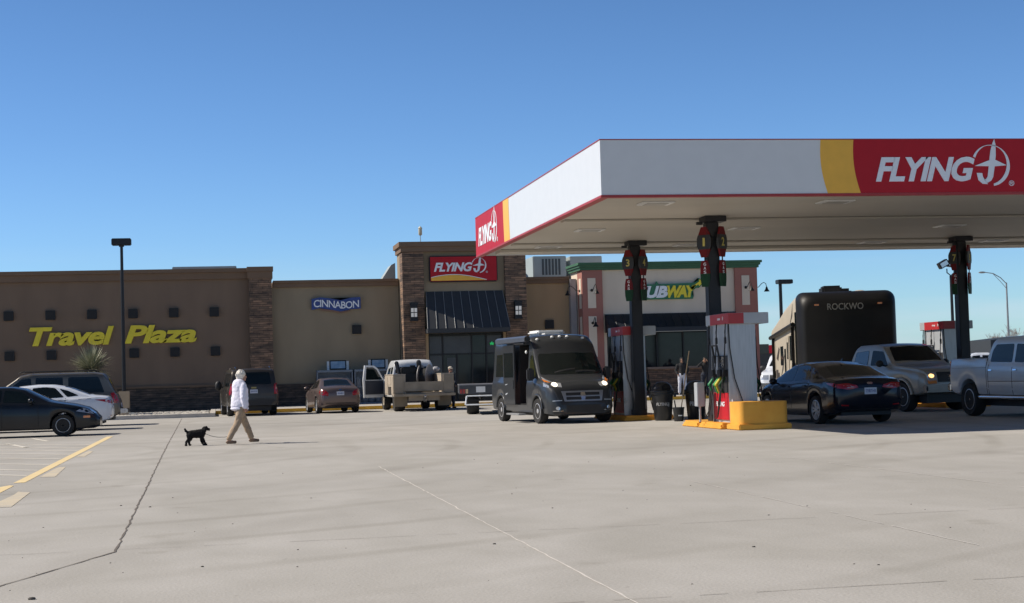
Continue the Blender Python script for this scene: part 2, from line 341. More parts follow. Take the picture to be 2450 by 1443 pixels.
def stone(name, tint=(1, 1, 1), sc=1.0):
    M = bpy.data.materials.new(name); M.use_nodes = True; n = M.node_tree.nodes; l = M.node_tree.links.new; b = n['Principled BSDF']; b.inputs['Roughness'].default_value = .9
    t = n.new('ShaderNodeTexCoord'); s = n.new('ShaderNodeSeparateXYZ'); l(t.outputs['Object'], s.inputs[0])
    ad = n.new('ShaderNodeMath'); ad.operation = 'ADD'; l(s.outputs[0], ad.inputs[0]); l(s.outputs[1], ad.inputs[1])
    c = n.new('ShaderNodeCombineXYZ'); l(ad.outputs[0], c.inputs[0]); l(s.outputs[2], c.inputs[1])
    br = n.new('ShaderNodeTexBrick'); l(c.outputs[0], br.inputs[0]); br.inputs['Scale'].default_value = sc
    br.inputs['Brick Width'].default_value = .46; br.inputs['Row Height'].default_value = .105; br.inputs['Mortar Size'].default_value = .008; br.inputs['Mortar Smooth'].default_value = .3
    br.inputs['Color1'].default_value = (.24*tint[0], .155*tint[1], .11*tint[2], 1); br.inputs['Color2'].default_value = (.12*tint[0], .088*tint[1], .07*tint[2], 1); br.inputs['Mortar'].default_value = (.045, .036, .03, 1)
    br.offset = .37; br.squash = 1.7; br.squash_frequency = 3
    v = n.new('ShaderNodeMapping'); v.inputs['Scale'].default_value = (2.1, 1, 9); l(t.outputs['Object'], v.inputs[0])
    z = n.new('ShaderNodeTexNoise'); z.inputs['Scale'].default_value = 1; z.inputs['Detail'].default_value = 4; l(v.outputs[0], z.inputs[0])
    r = n.new('ShaderNodeValToRGB'); r.color_ramp.elements[0].position = .3; r.color_ramp.elements[1].position = .7; r.color_ramp.elements[0].color = (.45, .48, .52, 1); r.color_ramp.elements[1].color = (1.75, 1.6, 1.4, 1); l(z.outputs[0], r.inputs[0])
    mxx = n.new('ShaderNodeMixRGB'); mxx.blend_type = 'MULTIPLY'; mxx.inputs[0].default_value = 1; l(br.outputs[0], mxx.inputs[1]); l(r.outputs[0], mxx.inputs[2]); l(mxx.outputs[0], b.inputs['Base Color'])
    bn = n.new('ShaderNodeBump'); bn.inputs['Strength'].default_value = .9; bn.inputs['Distance'].default_value = .04; l(br.outputs[1], bn.inputs['Height']); bn.invert = True; l(bn.outputs[0], b.inputs['Normal'])
    return M
STONE = stone('ledge_stone'); STONED = stone('ledge_stone_grey', (.55, .62, .7)); BRICK = stone('brick_base', (1.15, 1.0, .9), 1.1)
BL = thing('travel_centre_building', 'long low stucco travel centre with stone piers, entrance tower and restaurant wing', 'building', (0, 77.5, 0))
def WE(name, mt, *boxes):
    for q in boxes: W(name, mt, q)
def W(name, mt, *boxes, bev=0):
    b = MB()
    for q in boxes: b.box(*q, bev=bev)
    return b.out(name, mt, BL, world=True)
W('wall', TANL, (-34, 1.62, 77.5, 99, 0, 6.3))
W('cornice', CORN, (-34.1, 1.6, 77.30, 99, 6.302, 6.62), (-34.1, 1.6, 77.18, 99, 6.622, 6.80))
W('wainscot', STONED, (-34, 1.598, 77.36, 77.497, 0, 1.2)); WE('sill', CORN, (-34, 1.597, 77.31, 77.496, 1.202, 1.29))
W('stone_pier', STONE, (1.62, 2.70, 77.08, 78.2, 0, 6.28)); W('pier_cap', CORN, (1.57, 2.75, 77.03, 78.25, 6.282, 6.62), (1.54, 2.78, 76.95, 78.3, 6.622, 6.84))
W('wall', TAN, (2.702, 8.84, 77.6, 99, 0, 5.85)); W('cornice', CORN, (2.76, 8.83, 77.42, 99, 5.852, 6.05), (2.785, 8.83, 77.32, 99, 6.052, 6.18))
W('wainscot', STONED, (2.702, 8.83, 77.46, 77.597, .15, 1.2))
# entrance tower
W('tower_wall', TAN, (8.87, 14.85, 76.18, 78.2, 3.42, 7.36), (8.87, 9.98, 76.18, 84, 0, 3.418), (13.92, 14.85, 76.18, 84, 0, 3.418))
W('stone_pier', STONE, (8.85, 9.88, 75.9, 77.0, .15, 7.33)); W('stone_pier', STONE, (13.84, 14.87, 75.9, 77.0, .15, 7.33))
W('cornice', CORN, (8.79, 14.93, 75.84, 78.28, 7.36, 7.6), (8.70, 15.02, 75.74, 78.34, 7.602, 7.83))
WE('door_surround', TANR, (9.9, 10.04, 76.02, 76.17, .15, 3.5), (13.7, 13.83, 76.02, 76.17, .15, 3.5))
ent = W('entrance_glazing', SHOPG, (10.04, 13.7, 76.35, 76.4, .15, 3.42))
fr = MB()
for x in (10.04, 10.72, 12.14, 12.85, 13.64): fr.box(x, x+.07, 76.27, 76.348, .15, 3.42)
for z in (.15, 2.38, 3.3): fr.box(10.112, 13.638, 76.29, 76.346, z, z+.07)
fr.box(11.4, 11.48, 76.28, 76.347, .22, 2.378); fr.box(10.112, 10.718, 76.29, 76.346, 1.2, 1.26)
fr.out('frame', BLACK, BL, world=True)
PALEG = mat('shop_window_film', (.05, .055, .062), .25, 0, .12, 2)
WE('window_film', PALEG, (10.12, 10.71, 76.30, 76.342, 2.46, 3.28), (10.80, 12.13, 76.30, 76.342, 2.46, 3.28), (12.93, 13.63, 76.30, 76.342, 2.46, 3.28), (10.12, 10.71, 76.30, 76.342, 1.28, 2.36), (10.95, 11.38, 76.30, 76.342, 1.5, 2.25))
# standing seam awning above the doors
def awning(x0, x1, y0, z0, y1, z1, nrib, mt, flare=0, sm=None):
    b = MB(); b.hexa([(x0-flare, y1, z1), (x1+flare, y1, z1), (x1, y0+.001, z1), (x0, y0+.001, z1), (x0, y0-.03, z0), (x1, y0-.03, z0), (x1, y0, z0), (x0, y0, z0)])
    b.box(x0-flare, x1+flare, y1-.02, y0-.002, z1-.2, z1-.002)
    o = b.out('awning', mt, BL, world=True); r = MB()
    for k in range(nrib+1):
        t = k/nrib; xt = x0+(x1-x0)*t; xb = x0-flare+(x1-x0+2*flare)*t
        r.tube([(xt, y0-.045, z0), (xb, y1-.015, z1+.01)], .016, 4)
    r.b.transform(Matrix.Translation(-BL.location)); link('seam', r.b, sm or SEAM, o)
SEAM = mat('awning_seam', (.20, .205, .21), .5, 0); AWN = mat('awning_sheet', (.052, .055, .06), .7, 0, .06, spec=.2)
awning(10.0, 13.72, 76.17, 5.44, 74.95, 3.62, 9, AWN, .12)
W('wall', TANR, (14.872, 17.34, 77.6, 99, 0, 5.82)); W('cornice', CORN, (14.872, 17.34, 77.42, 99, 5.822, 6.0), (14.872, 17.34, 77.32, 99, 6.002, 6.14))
W('wall', GREY, (17.342, 17.64, 77.2, 90, 0, 6.0))
# restaurant wing
W('wall', CREAMW, (17.68, 26.6, 76.12, 78.45, 4.1, 6.34), (17.68, 26.6, 78.452, 88, 4.1, 5.7), (17.68, 18.86, 76.12, 88, 0, 4.098), (25.3, 26.6, 76.12, 88, 0, 4.098), (18.862, 25.298, 78.2, 88, 0, 4.098))
W('pilaster', PINK, (17.66, 18.68, 75.97, 77.0, .15, 6.336)); W('pilaster', PINK, (25.46, 26.62, 75.97, 77.0, .15, 6.336))
for (x0, x1, z0, z1) in [(17.93, 18.33, 4.48, 5.95), (17.93, 18.33, 2.1, 4.08), (25.8, 26.2, 4.48, 5.95), (25.8, 26.2, 2.1, 4.08)]: W('inset_panel', CREAMW, (x0, x1, 75.95, 75.968, z0, z1))
W('inset_panel', CREAMW, (17.642, 17.658, 76.2, 76.62, 4.48, 5.95), (17.642, 17.658, 76.2, 76.62, 2.1, 4.08))
W('cornice', GREEN, (17.56, 26.7, 75.9, 78.5, 6.342, 6.47), (17.5, 26.76, 75.82, 78.55, 6.472, 6.58), (17.44, 26.82, 75.74, 78.6, 6.582, 6.70))
W('brick_wall', BRICK, (18.862, 25.298, 76.2, 76.5, .15, 1.42)); W('window_ledge', mat('ledge', (.3, .2, .15), .8), (18.862, 25.298, 76.1, 76.52, 1.422, 1.52))
wg = W('window', SHOPG, (18.9, 25.26, 76.38, 76.42, 1.522, 3.45)); fr = MB()
for x in (18.9, 20.2, 21.4, 22.75, 24.1, 25.2): fr.box(x, x+.07, 76.30, 76.378, 1.522, 3.45)
fr.box(18.972, 25.198, 76.32, 76.376, 3.38, 3.45); fr.b.transform(Matrix.Translation(-BL.location)); link('frame', fr.b, BLACK, wg)
W('soffit', BLACK, (18.862, 25.298, 76.13, 78.19, 3.452, 4.09))
awning(18.78, 25.45, 76.1, 4.16, 75.2, 3.46, 16, NAVY, 0, NAVY)
W('awning_edge', mat('awning_edge', (.4, .38, .33), .6), (18.8, 25.43, 75.19, 75.215, 3.225, 3.255))
# roof plant
UNIT = mat('roof_unit_grey', (.40, .44, .42), .5, .2, .06, 2); GRILL = mat('unit_grille', (.09, .10, .10), .5, .3)
def roof_unit(x0, x1, y0, y1, z0, z1, label, grille=True):
    t = thing('rooftop_unit', label, 'air conditioner', ((x0+x1)/2, (y0+y1)/2, z0), 0, 'rooftop units')
    b = MB(); b.box(x0, x1, y0, y1, z0+.12, z1, .03); b.out('casing', UNIT, t, world=True)
    b = MB(); b.box(x0+.1, x1-.1, y0+.1, y1-.1, z0, z0+.118); b.out('skid', BLACK, t, world=True)
    if grille:
        b = MB(); w = (x1-x0)*.72/6
        for k in range(6): b.box(x0+.35*(x1-x0)/1.3+k*w*.82, x0+.35*(x1-x0)/1.3+k*w*.82+w*.5, y0-.02, y0-.002, z0+.3, z1-.15)
        b.out('grille', GRILL, t, world=True)
for (x0_, x1_, y0_, y1_, z_) in [(-33, 1.6, 77.6, 98.9, 6.26), (2.75, 8.8, 77.7, 98.9, 5.8), (14.9, 17.3, 77.7, 98.9, 5.8)]: pass
roof_unit(16.55, 18.35, 82.5, 84.5, 5.85+.4, 7.55, 'grey rooftop air conditioner with slatted grille left of the green cornice')
roof_unit(18.55, 20.3, 82.5, 84.5, 6.36, 7.52, 'plain pale grey rooftop box directly behind the green cornice', False)
roof_unit(-2.1, 1.15, 83.5, 86, 6.82, 7.36, 'low flat metal rooftop box above the brown wall lettering', False)
b = MB(); b.prism([(8.05, 6.0), (8.92, 6.0), (8.92, 7.1), (8.72, 7.0)], 79.5, 81); b.box(8.5, 9.2, 79.6, 80.9, 5.7, 6.0)
tag(b.out('roof_hatch', UNIT), 'pale sloped sheet metal hood on the roof left of the entrance tower', 'roof hood')
b = MB(); b.lathe([(.22, 6.18), (.24, 6.2), (.24, 6.4), (.16, 6.52), (.02, 6.56)], 16, c=(15.55, 80, -.05)); tag(b.out('roof_vent', UNIT, smooth=50), 'small round white roof vent right of the entrance tower', 'vent')
t = thing('rooftop_lantern', 'small pale lamp on a thin mast atop the entrance tower', 'lamp', (9.97, 77.5, 7.83))
b = MB(); b.tube([(0, 0, 0), (0, 0, .45)], .02, 6); b.out('mast', UNIT, t); b = MB(); b.lathe([(.05, .45), (.09, .5), (.09, .78), (.11, .8), (.03, .9)], 12); b.out('lamp_shade', mat('cream_glass', (.6, .55, .4), .4), t, smooth=40)

# black square wall lights
def wall_block(x, z, y, label):
    t = thing('wall_light', label, 'wall light', (x, y, z), 0, 'black square lights on the wall')
    b = MB(); b.box(-.22, .22, -.16, 0, -.22, .22, .015); b.out('housing', BLACK, t)
    b = MB(); b.box(-.16, .16, -.175, -.162, -.2, .2); b.out('louvre', mat('louvre', (.012, .012, .013), .7), t)
nm = ['first', 'second', 'third', 'fourth', 'fifth', 'sixth']
for k in range(6):
    wall_block(-9.45+1.885*k, 4.74, 77.5, 'black square wall light, %s from the left above the yellow lettering' % nm[k])
    wall_block(-9.43+1.885*k, 2.87, 77.5, 'black square wall light, %s from the left below the yellow lettering' % nm[k])
wall_block(6.75, 3.75, 77.6, 'lone black square wall light below the blue bakery sign')
wall_block(16.3, 3.78, 77.6, 'lone black square wall light between the tower and the pink pilaster')
# lanterns on the stone piers
for x, s in ((9.34, 'left'), (14.41, 'right')):
    t = thing('wall_lantern', 'tall black lantern with four lit panes on the %s stone pier of the entrance' % s, 'lantern', (x, 75.9, 4.45), 0, 'lanterns flanking the entrance')
    b = MB(); b.box(-.2, .2, -.25, 0, .36, .44, .01); b.box(-.17, .17, -.22, 0, -.34, .358); b.box(-.2, .2, -.25, 0, -.42, -.342, .01); b.out('housing', BLACK, t)
    for q in range(4):
        cx, cz = (-.08, .08)[q % 2], (-.125, .105)[q // 2]
        b = MB(); b.box(cx-.063, cx+.063, -.228, -.222, cz-.095, cz+.095); b.out('pane', mat('lantern_glass', (.62, .6, .56), .4, 0, .05, emit=.22), t)
# gooseneck lamps
GUN = mat('lamp_bronze', (.02, .018, .016), .5, .4)
def gooseneck(p, d, label):
    t = thing('gooseneck_lamp', label, 'wall lamp', p, math.atan2(d[1], d[0]), 'gooseneck lamps on the restaurant wing')
    b = MB(); b.lathe([(.07, 0), (.07, .03), (.02, .05)], 12, 'x'); b.tube([(.02, 0, 0), (.2, 0, .03), (.36, 0, .2), (.48, 0, .26), (.58, 0, .2), (.62, 0, .02)], .018, 7); b.out('arm', GUN, t, smooth=40)
    b = MB(); b.lathe([(.03, .04), (.05, 0), (.07, -.08), (.15, -.2), (.14, -.2), (.05, -.07)], 14, c=(.62, 0, 0)); b.out('lamp_shade', GUN, t, smooth=40)
gooseneck((18.13, 75.96, 5.35), (.15, -1), 'gooseneck lamp on the upper cream panel of the left pink pilaster')
gooseneck((18.13, 75.96, 3.75), (0, -1), 'gooseneck lamp on the lower cream panel of the left pink pilaster')
gooseneck((17.64, 76.4, 5.35), (-1, 0), 'gooseneck lamp reaching out from the sunlit side of the restaurant wing')
gooseneck((26.0, 75.96, 5.35), (.15, -1), 'gooseneck lamp on the cream panel of the right pink pilaster')
gooseneck((26.63, 76.4, 5.35), (1, 0), 'gooseneck lamp silhouetted on the far right corner of the restaurant wing')
# signs on the wall
TP = mat('lettering_yellow', (.82, .66, .03), .4, 0, .06, 2)
t = thing('wall_lettering', 'large yellow slanted lettering reading Travel Plaza on the brown wall', 'sign', (-4.7, 77.5, 3.3))
for s_, x0, x1, z0, z1 in [('Travel', -3.84, .02, 0, .88), ('Plaza', .5, 3.84, .02, .88)]:
    bb = text_bm(s_, x0, x1, z0, z1, .14, .035, .24, .96); link('letters', bb, TP, t)
NAVYB = mat('sign_navy', (.03, .06, .24), .4)
t = thing('bakery_sign', 'dark blue wavy bakery sign with white capitals above the olive wall', 'sign', (4.6, 77.6, 4.72))
ps = [(0, .02), (.4, .1), (.9, .02), (1.4, -.08), (1.9, .02), (2.36, .04), (2.36, .6), (1.9, .58), (1.4, .46), (.9, .56), (.4, .62), (0, .54)]
b = MB(); b.prism(ps, -.15, 0); b.out('backing', NAVYB, t); b = MB(); b.prism([(.45, -.02), (.9, -.06), (1.4, -.16), (1.85, -.08), (1.85, -.02), (1.4, -.09), (.9, .01), (.45, .06)], -.13, -.002); b.out('ribbon', mat('ribbon_brown', (.22, .12, .08), .5), t)
lb = text_bm('CINNABON', .1, 2.28, .12, .47, .03, .012, 0, .9)
for v in lb.verts: v.co.z += .05*math.sin(v.co.x*2.7+.4)-.02; v.co.y -= .15
link('letters', lb, LOGOW, t)
t = thing('entrance_sign', 'red framed fuel brand sign with yellow arc on the entrance tower', 'sign', (10.16, 76.18, 5.88))
b = MB(); b.box(0, 3.33, -.22, 0, 0, 1.27, .06); b.out('frame', BLACK, t); b = MB(); b.box(.05, 3.28, -.235, -.222, .05, 1.22, .004); b.out('red_panel', RED, t)
arc = [(.08+2.7*k/20, .07+.27*math.sin(math.pi*(.18+.82*k/20))/1) for k in range(21)]; b = MB(); b.prism([(.08, .07)] + [(x, max(.071, z)) for x, z in arc] + [(2.78, .07)], -.245, -.237); b.out('yellow_arc', YEL, t)
b = MB(); pr = None
b.prism([(x, max(.07, z)+.004) for x, z in arc] + [(x, max(.07, z)+.035) for x, z in arc[::-1]], -.2445, -.2372); b.out('white_line', LOGOW, t)
flying_logo('letters', t, .22, .50, 2.62/1190, -.236)
# restaurant sign: green backing with arrow ends, white and yellow letters
SG = mat('sign_green', (.03, .17, .08), .45)
t = thing('restaurant_sign', 'green edged sandwich shop sign with white and yellow slanted letters and arrow', 'sign', (20.28, 76.12, 4.85))
b = MB(); b.prism([(.08, -.01), (2.98, -.01), (3.02, .12), (2.93, .2), (3.0, .4), (3.2, .55), (3.3, .52), (3.62, .82), (3.28, 1.02), (3.28, .9), (3.05, .78), (1.25, .74), (1.16, .88), (1.06, .74), (.1, .73), (-.02, .1)], -.16, 0); b.out('backing', SG, t)
lb = text_bm('SUB', .12, 1.70, .06, .66, .05, .055, .25, .86); lb.transform(Matrix.Translation((0, -.16, 0))); link('letters', lb, LOGOW, t)
lb = text_bm('WAY', 1.64, 3.16, .06, .66, .05, .055, .25, .82); lb.transform(Matrix.Translation((0, -.16, 0))); link('letters', lb, TP, t)
b = MB(); b.prism([(2.84, .52), (3.1, .70), (3.3, .82), (3.32, .94), (3.54, .82), (3.32, .62), (3.27, .70), (3.05, .56), (2.96, .40)], -.21, -.162); b.out('arrow', TP, t)
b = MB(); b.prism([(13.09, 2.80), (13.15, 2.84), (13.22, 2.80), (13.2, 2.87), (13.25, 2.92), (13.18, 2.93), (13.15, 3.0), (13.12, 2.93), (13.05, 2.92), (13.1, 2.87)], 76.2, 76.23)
tag(b.out('painted_reflection', mat('reflection_green', (.05, .8, .25), .4, emit=.12)), 'small green glowing star shape imitating a reflection on the entrance glazing', 'sign')  # glowing green star shape added in place of a reflection on the glazing
# posters and gas bottle cages
BLUEP = mat('poster_blue', (.12, .28, .45), .4, 0, .3, 3, col2=(.5, .62, .72)); 
for x0, x1, z0, z1, lb_ in [(5.4, 6.2, 1.84, 2.28, 'framed blue white poster on the wall, left one above the cages'), (7.4, 8.1, 1.84, 2.30, 'framed pale blue poster on the wall, right one behind the open truck door')]:
    t = thing('poster', lb_, 'poster', (x0, 77.59, z0), 0, 'framed posters on the wall')
    b = MB(); b.box(0, x1-x0, -.05, 0, 0, z1-z0, .01); b.out('frame', BLACK, t); b = MB(); b.box(.05, x1-x0-.05, -.056, -.051, .05, z1-z0-.05); b.out('sheet', BLUEP, t)
    b = MB(); b.box(-.13, -.01, -.04, 0, -.1, z1-z0-.04); b.box(x1-x0+.01, x1-x0+.13, -.04, 0, -.1, z1-z0-.04); b.out('side_card', WHITE, t)
CAGE = mat('cage_pale_blue', (.17, .20, .245), .5, .3, .1, 3)
for x0, lb_ in [(4.72, 'pale blue metal gas bottle cage against the wall beyond the brown sedan'), (6.5, 'pale blue metal gas bottle cage against the wall behind the open truck door')]:
    t = thing('bottle_cage', lb_, 'cage', (x0, 76.5, .15), 0, 'gas bottle cages by the wall')
    b = MB(); b.box(0, 1.7, 0, .8, 1.55, 1.66, .02); b.box(0, 1.7, 0, .8, 0, .08); b.box(0, .05, 0, .8, .082, 1.548); b.box(1.65, 1.7, 0, .8, .082, 1.548); b.box(.052, 1.648, .75, .8, .082, 1.548); b.out('cabinet', CAGE, t)
    b = MB()
    for k in range(34): b.box(.07+k*.047, .078+k*.047, 0, .012, .085, 1.545)
    for z in (.4, .8, 1.2): b.box(.055, 1.645, -.012, -.002, z, z+.03)
    b.out('mesh_door', CAGE, t)
    for r_ in range(3):
        for c_ in range(5):
            if r_ == 2: continue
            b = MB(); b.lathe([(.11, 0), (.145, .05), (.145, .36), (.08, .45), (.08, .5), (.0, .5)], 12, c=(.2+c_*.32, .4, .1+r_*.7)); b.out('gas_bottle', mat('bottle_grey', (.32, .33, .34), .5), t, smooth=40)

# ------------------------------------------------------------------ forecourt canopy
X0, X1, Y0, Y1, ZB, ZT, ZS = 7.6, 34.0, 30.76, 46.3, 4.83, 6.01, 4.985
CP = thing('fuel_canopy', 'big flat white and red fuel station canopy on black columns', 'canopy', (X0, Y0, 0))
def Cb(name, mt, *boxes, bev=0, parent=CP):
    b = MB()
    for q in boxes: b.box(*q, bev=bev)
    return b.out(name, mt, parent, world=True)
T_ = .12
f1 = Cb('fascia', FASCIA, (X0, X1, Y0, Y0+T_, ZB+.05, ZT-.03)); f2 = Cb('fascia', FASCIA, (X0, X0+T_, Y0+T_+.001, Y1, ZB+.05, ZT-.03))
Cb('fascia', FASCIA, (X0+T_+.001, X1, Y1-T_, Y1, ZB+.05, ZT-.03)); Cb('fascia', FASCIA, (X1-T_, X1, Y0+T_+.001, Y1-T_-.001, ZB+.05, ZT-.03))
TRIM = mat('trim_red', (.36, .03, .03), .45)
Cb('trim', TRIM, (X0-.01, X1+.01, Y0-.012, Y0+.16, ZB, ZB+.048), (X0-.012, X0+.16, Y0+.162, Y1, ZB, ZB+.048), (X0-.01, X1+.01, Y0-.012, Y0+.16, ZT-.028, ZT-.01), (X0-.012, X0+.16, Y0+.162, Y1, ZT-.028, ZT-.01))
b = MB(); b.prism([(X0+.161, ZB+.002), (X0+.5, ZS-.004), (X0+.161, ZS-.004)], Y0+.3, Y1-.3); b.out('inner_trim', mat('trim_brown_red', (.30, .09, .07), .6), CP, world=True)
SOFF = mat('soffit_sheet', (.50, .47, .41), .65, 0, .13, .28, detail=8, stretch=(.5, 1, 1))
Cb('soffit', SOFF, (X0+T_+.002, X1-T_-.002, Y0+T_+.002, Y1-T_-.002, ZS, ZS+.1)); Cb('roof_deck', UNIT, (X0+T_+.002, X1-T_-.002, Y0+T_+.002, Y1-T_-.002, ZT-.5, ZT-.4))
DS = mat('seam_dark', (.16, .145, .12), .8)
Cb('gutter', SOFF, (X0+.55, X1-.3, 36.75, 37.1, ZS-.05, ZS-.003), (X0+.55, X1-.3, 43.35, 43.65, ZS-.05, ZS-.003), (X0+.55, X1-.3, 45.3, 46.1, ZS-.09, ZS-.003))
for y in (36.7, 43.3, 45.27): Cb('seam', DS, (X0+.56, X1-.31, y, y+.035, ZS-.012, ZS-.004))
for k, x in enumerate((9.4, 13.5, 19.2, 23.1, 27.0)):
    for y in (33.2, 39.4, 44.55):
        o = Cb('ceiling_light', FASCIA, (x-.36, x+.36, y-.3, y+.3, ZS-.035, ZS-.002), bev=.01)
        b = MB(); b.box(x-.24, x+.24, y-.2, y+.2, ZS-.045, ZS-.036); b.b.transform(Matrix.Translation(-CP.location)); link('lens', b.b, mat('lamp_lens', (.35, .34, .31), .4), o)
COLM = mat('column_black', (.010, .011, .015), .5, .1, .2, 2)
for x, y in ((11.48, 36.2), (11.37, 42.9), (21.1, 42.9), (21.1, 36.2), (30.6, 36.2), (30.6, 42.9)):
    b = MB(); b.box(x, x+.3, y, y+.3, 0, ZS-.14, .02); b.box(x-.03, x+.33, y-.03, y+.33, 0.0, .3, .01); b.out('column', COLM, CP, world=True)
    b = MB(); b.box(x-.06, x+.46, y-.1, y+.4, ZS-.14, ZS-.01); b.box(x-.2, x-.062, y+.1, y+.2, ZS-.2, ZS-.13); b.out('column_head', COLM, CP, world=True)
# front fascia graphics
def bow(z, x): # left bow of the coloured bands
    t = (z-ZB)/(ZT-ZB); return x + .13*(1-t)**2*1.0 - .04*math.sin(math.pi*t)
zs = [ZB+.05+(ZT-.03-ZB-.05)*k/16 for k in range(17)]
b = MB(); b.prism([(bow(z, 12.24), z) for z in zs] + [(bow(z, 12.95), z) for z in zs[::-1]], Y0-.006, Y0-.001); b.out('yellow_band', YEL, CP, world=True)
b = MB(); b.prism([(bow(z, 12.95)+.001, z) for z in zs] + [(26.5, zs[-1]), (26.5, zs[0])], Y0-.0065, Y0-.001); b.out('red_band', RED, CP, world=True)
lg = flying_logo('letters', CP, 13.4-X0, 5.105, 2.93/1140, -.0066, depth=.012)
# left fascia graphics, read from the left side: text runs from the back corner towards the camera
M90 = Matrix.Rotation(R(-90), 4, 'Z')
b = MB(); b.prism([(Y1-.01, zs[0]), (Y1-.01, zs[-1])] + [(41.7-.1*(1-(z-ZB)/1.18)**2, z) for z in zs[::-1]], X0-.006, X0-.001, 'yz'); b.out('red_band', RED, CP, world=True)
b = MB(); b.prism([(41.699-.1*(1-(z-ZB)/1.18)**2, z) for z in zs] + [(40.9-.1*(1-(z-ZB)/1.18)**2, z) for z in zs[::-1]], X0-.0065, X0-.001, 'yz'); b.out('yellow_band', YEL, CP, world=True)
flying_logo('letters', CP, 0, 5.10, 3.05/1140, -.0066, depth=.012, M=Matrix.Translation((0, 45.75-Y0, 0)) @ M90)

# pump number signs
NUMY = mat('number_yellow', (.5, .42, .1), .5); SBLK = mat('sign_black', (.012, .012, .014), .5); SRED = mat('plate_red', (.15, .008, .011), .6, spec=.2); SGRN = mat('plate_green', (.01, .05, .02), .6, spec=.2)
def pump_sign(x, y, z, ang, num, label):
    t = thing('pump_number_sign', label, 'sign', (x, y, z), ang, 'pump number signs on the columns')
    b = MB(); b.prism([(-.08, .36), (.08, .36), (.15, .2), (.19, .08), (.19, -.08), (.15, -.2), (.1, -.36), (-.1, -.36), (-.15, -.2), (-.19, -.08), (-.19, .08), (-.15, .2)], -.02, .02); b.out('plate', SRED, t)
    b = MB(); b.prism([(-.165, .17), (.165, .17), (.20, .08), (.20, -.08), (.165, -.17), (-.165, -.17), (-.20, -.08), (-.20, .08)], -.03, .03); b.out('number_panel', SBLK, t)
    for q in (1, -1):
        nw = .03 if num == '1' else .06; bb = text_bm(num, -nw, nw, -.10, .10, .008, .015, 0); bb.transform(Matrix.Translation((0, -.03, 0)));
        if q < 0: bb.transform(Matrix.Rotation(math.pi, 4, 'Z'))
        link('number', bb, NUMY, t)
    b = MB(); b.prism([(-.09, -.44), (.09, -.44), (.125, -.58), (.135, -.75), (-.135, -.75), (-.125, -.58)], -.02, .02); b.out('fuel_plate', SRED, t)
    b = MB(); b.prism([(-.135, -.752), (.135, -.752), (.13, -.9), (.1, -1.06), (-.1, -1.06), (-.13, -.9)], -.02, .02); b.out('fuel_plate', SGRN, t)
    for i, ch in enumerate('GAS'):
        bb = text_bm(ch, -.035, .035, -.53-i*.095-.03, -.53-i*.095+.04, .006, .01); bb.transform(Matrix.Translation((0, -.02, 0))); link('letters', bb, LOGOW, t)
    b = MB(); b.box(-.012, .012, -.012, .012, -.44, -.36); b.out('hanger', SBLK, t)
for cx, cy, n0, col in ((11.63, 36.2, 1, 'nearest'), (11.52, 42.9, 3, 'second left'), (21.25, 42.9, 7, 'right-hand')):
    o7 = (.025, 6) if n0 == 7 else (0, 0)
    pump_sign(cx-.185+o7[0], cy+.10+o7[0], 4.37, R(-50-o7[1]), str(n0), 'red and black pump number %d sign on the %s black column' % (n0, col))
    pump_sign(cx+.20-o7[0]*.5, cy-.03, 4.37, R(42+o7[1]), str(n0+1), 'red and black pump number %d sign on the %s black column' % (n0+1, col))

# islands, guards
ISY = mat('island_yellow', (.66, .30, .03), .65, 0, .12, 2.5, col2=(.76, .385, .05), bump=.15)
def island(x, y0, y1, lb_):
    b = MB(); b.box(x, x+1.4, y0, y1, 0, .14, .04); b.box(x-.03, x+1.43, y0-.03, y1+.03, 0, .05, .02); tag(b.out('pump_island', ISY), lb_, 'kerb island', 'yellow pump islands')
island(11.13, 34.52, 36.2, 'yellow island plinth under the nearest dispenser'); island(11.13, 36.32, 37.5, 'short yellow island plinth behind the nearest dispenser')
island(11.0, 42.55, 46.2, 'shaded yellow island plinth under the second dispenser'); island(21.4, 44.6, 48.0, 'yellow island plinth beyond the silver pickup truck')
def guard(x, y, lb_):
    t = thing('island_guard', lb_, 'guard', (x, y, 0)); b = MB(); rr = [(cx_+.13*math.cos(R(a)), cy_+.13*math.sin(R(a))) for cx_, cy_, a0 in ((.99, .69, 0), (.13, .69, 90), (.13, .13, 180), (.99, .13, 270)) for a in range(a0, a0+91, 15)]
    b.prism(rr, 0, .61, 'xy'); b.prism([(.56+(p-.56)*.985, .41+(q-.41)*.985) for p, q in rr], .6101, .62, 'xy'); b.out('guard_block', ISY, t, smooth=35)
    b = MB(); b.box(-.05, 1.17, -.05, .84, 0, .13, .02); b.out('base_flange', ISY, t); return t
guard(11.28, 33.62, 'big yellow block guarding the near end of the pump island')
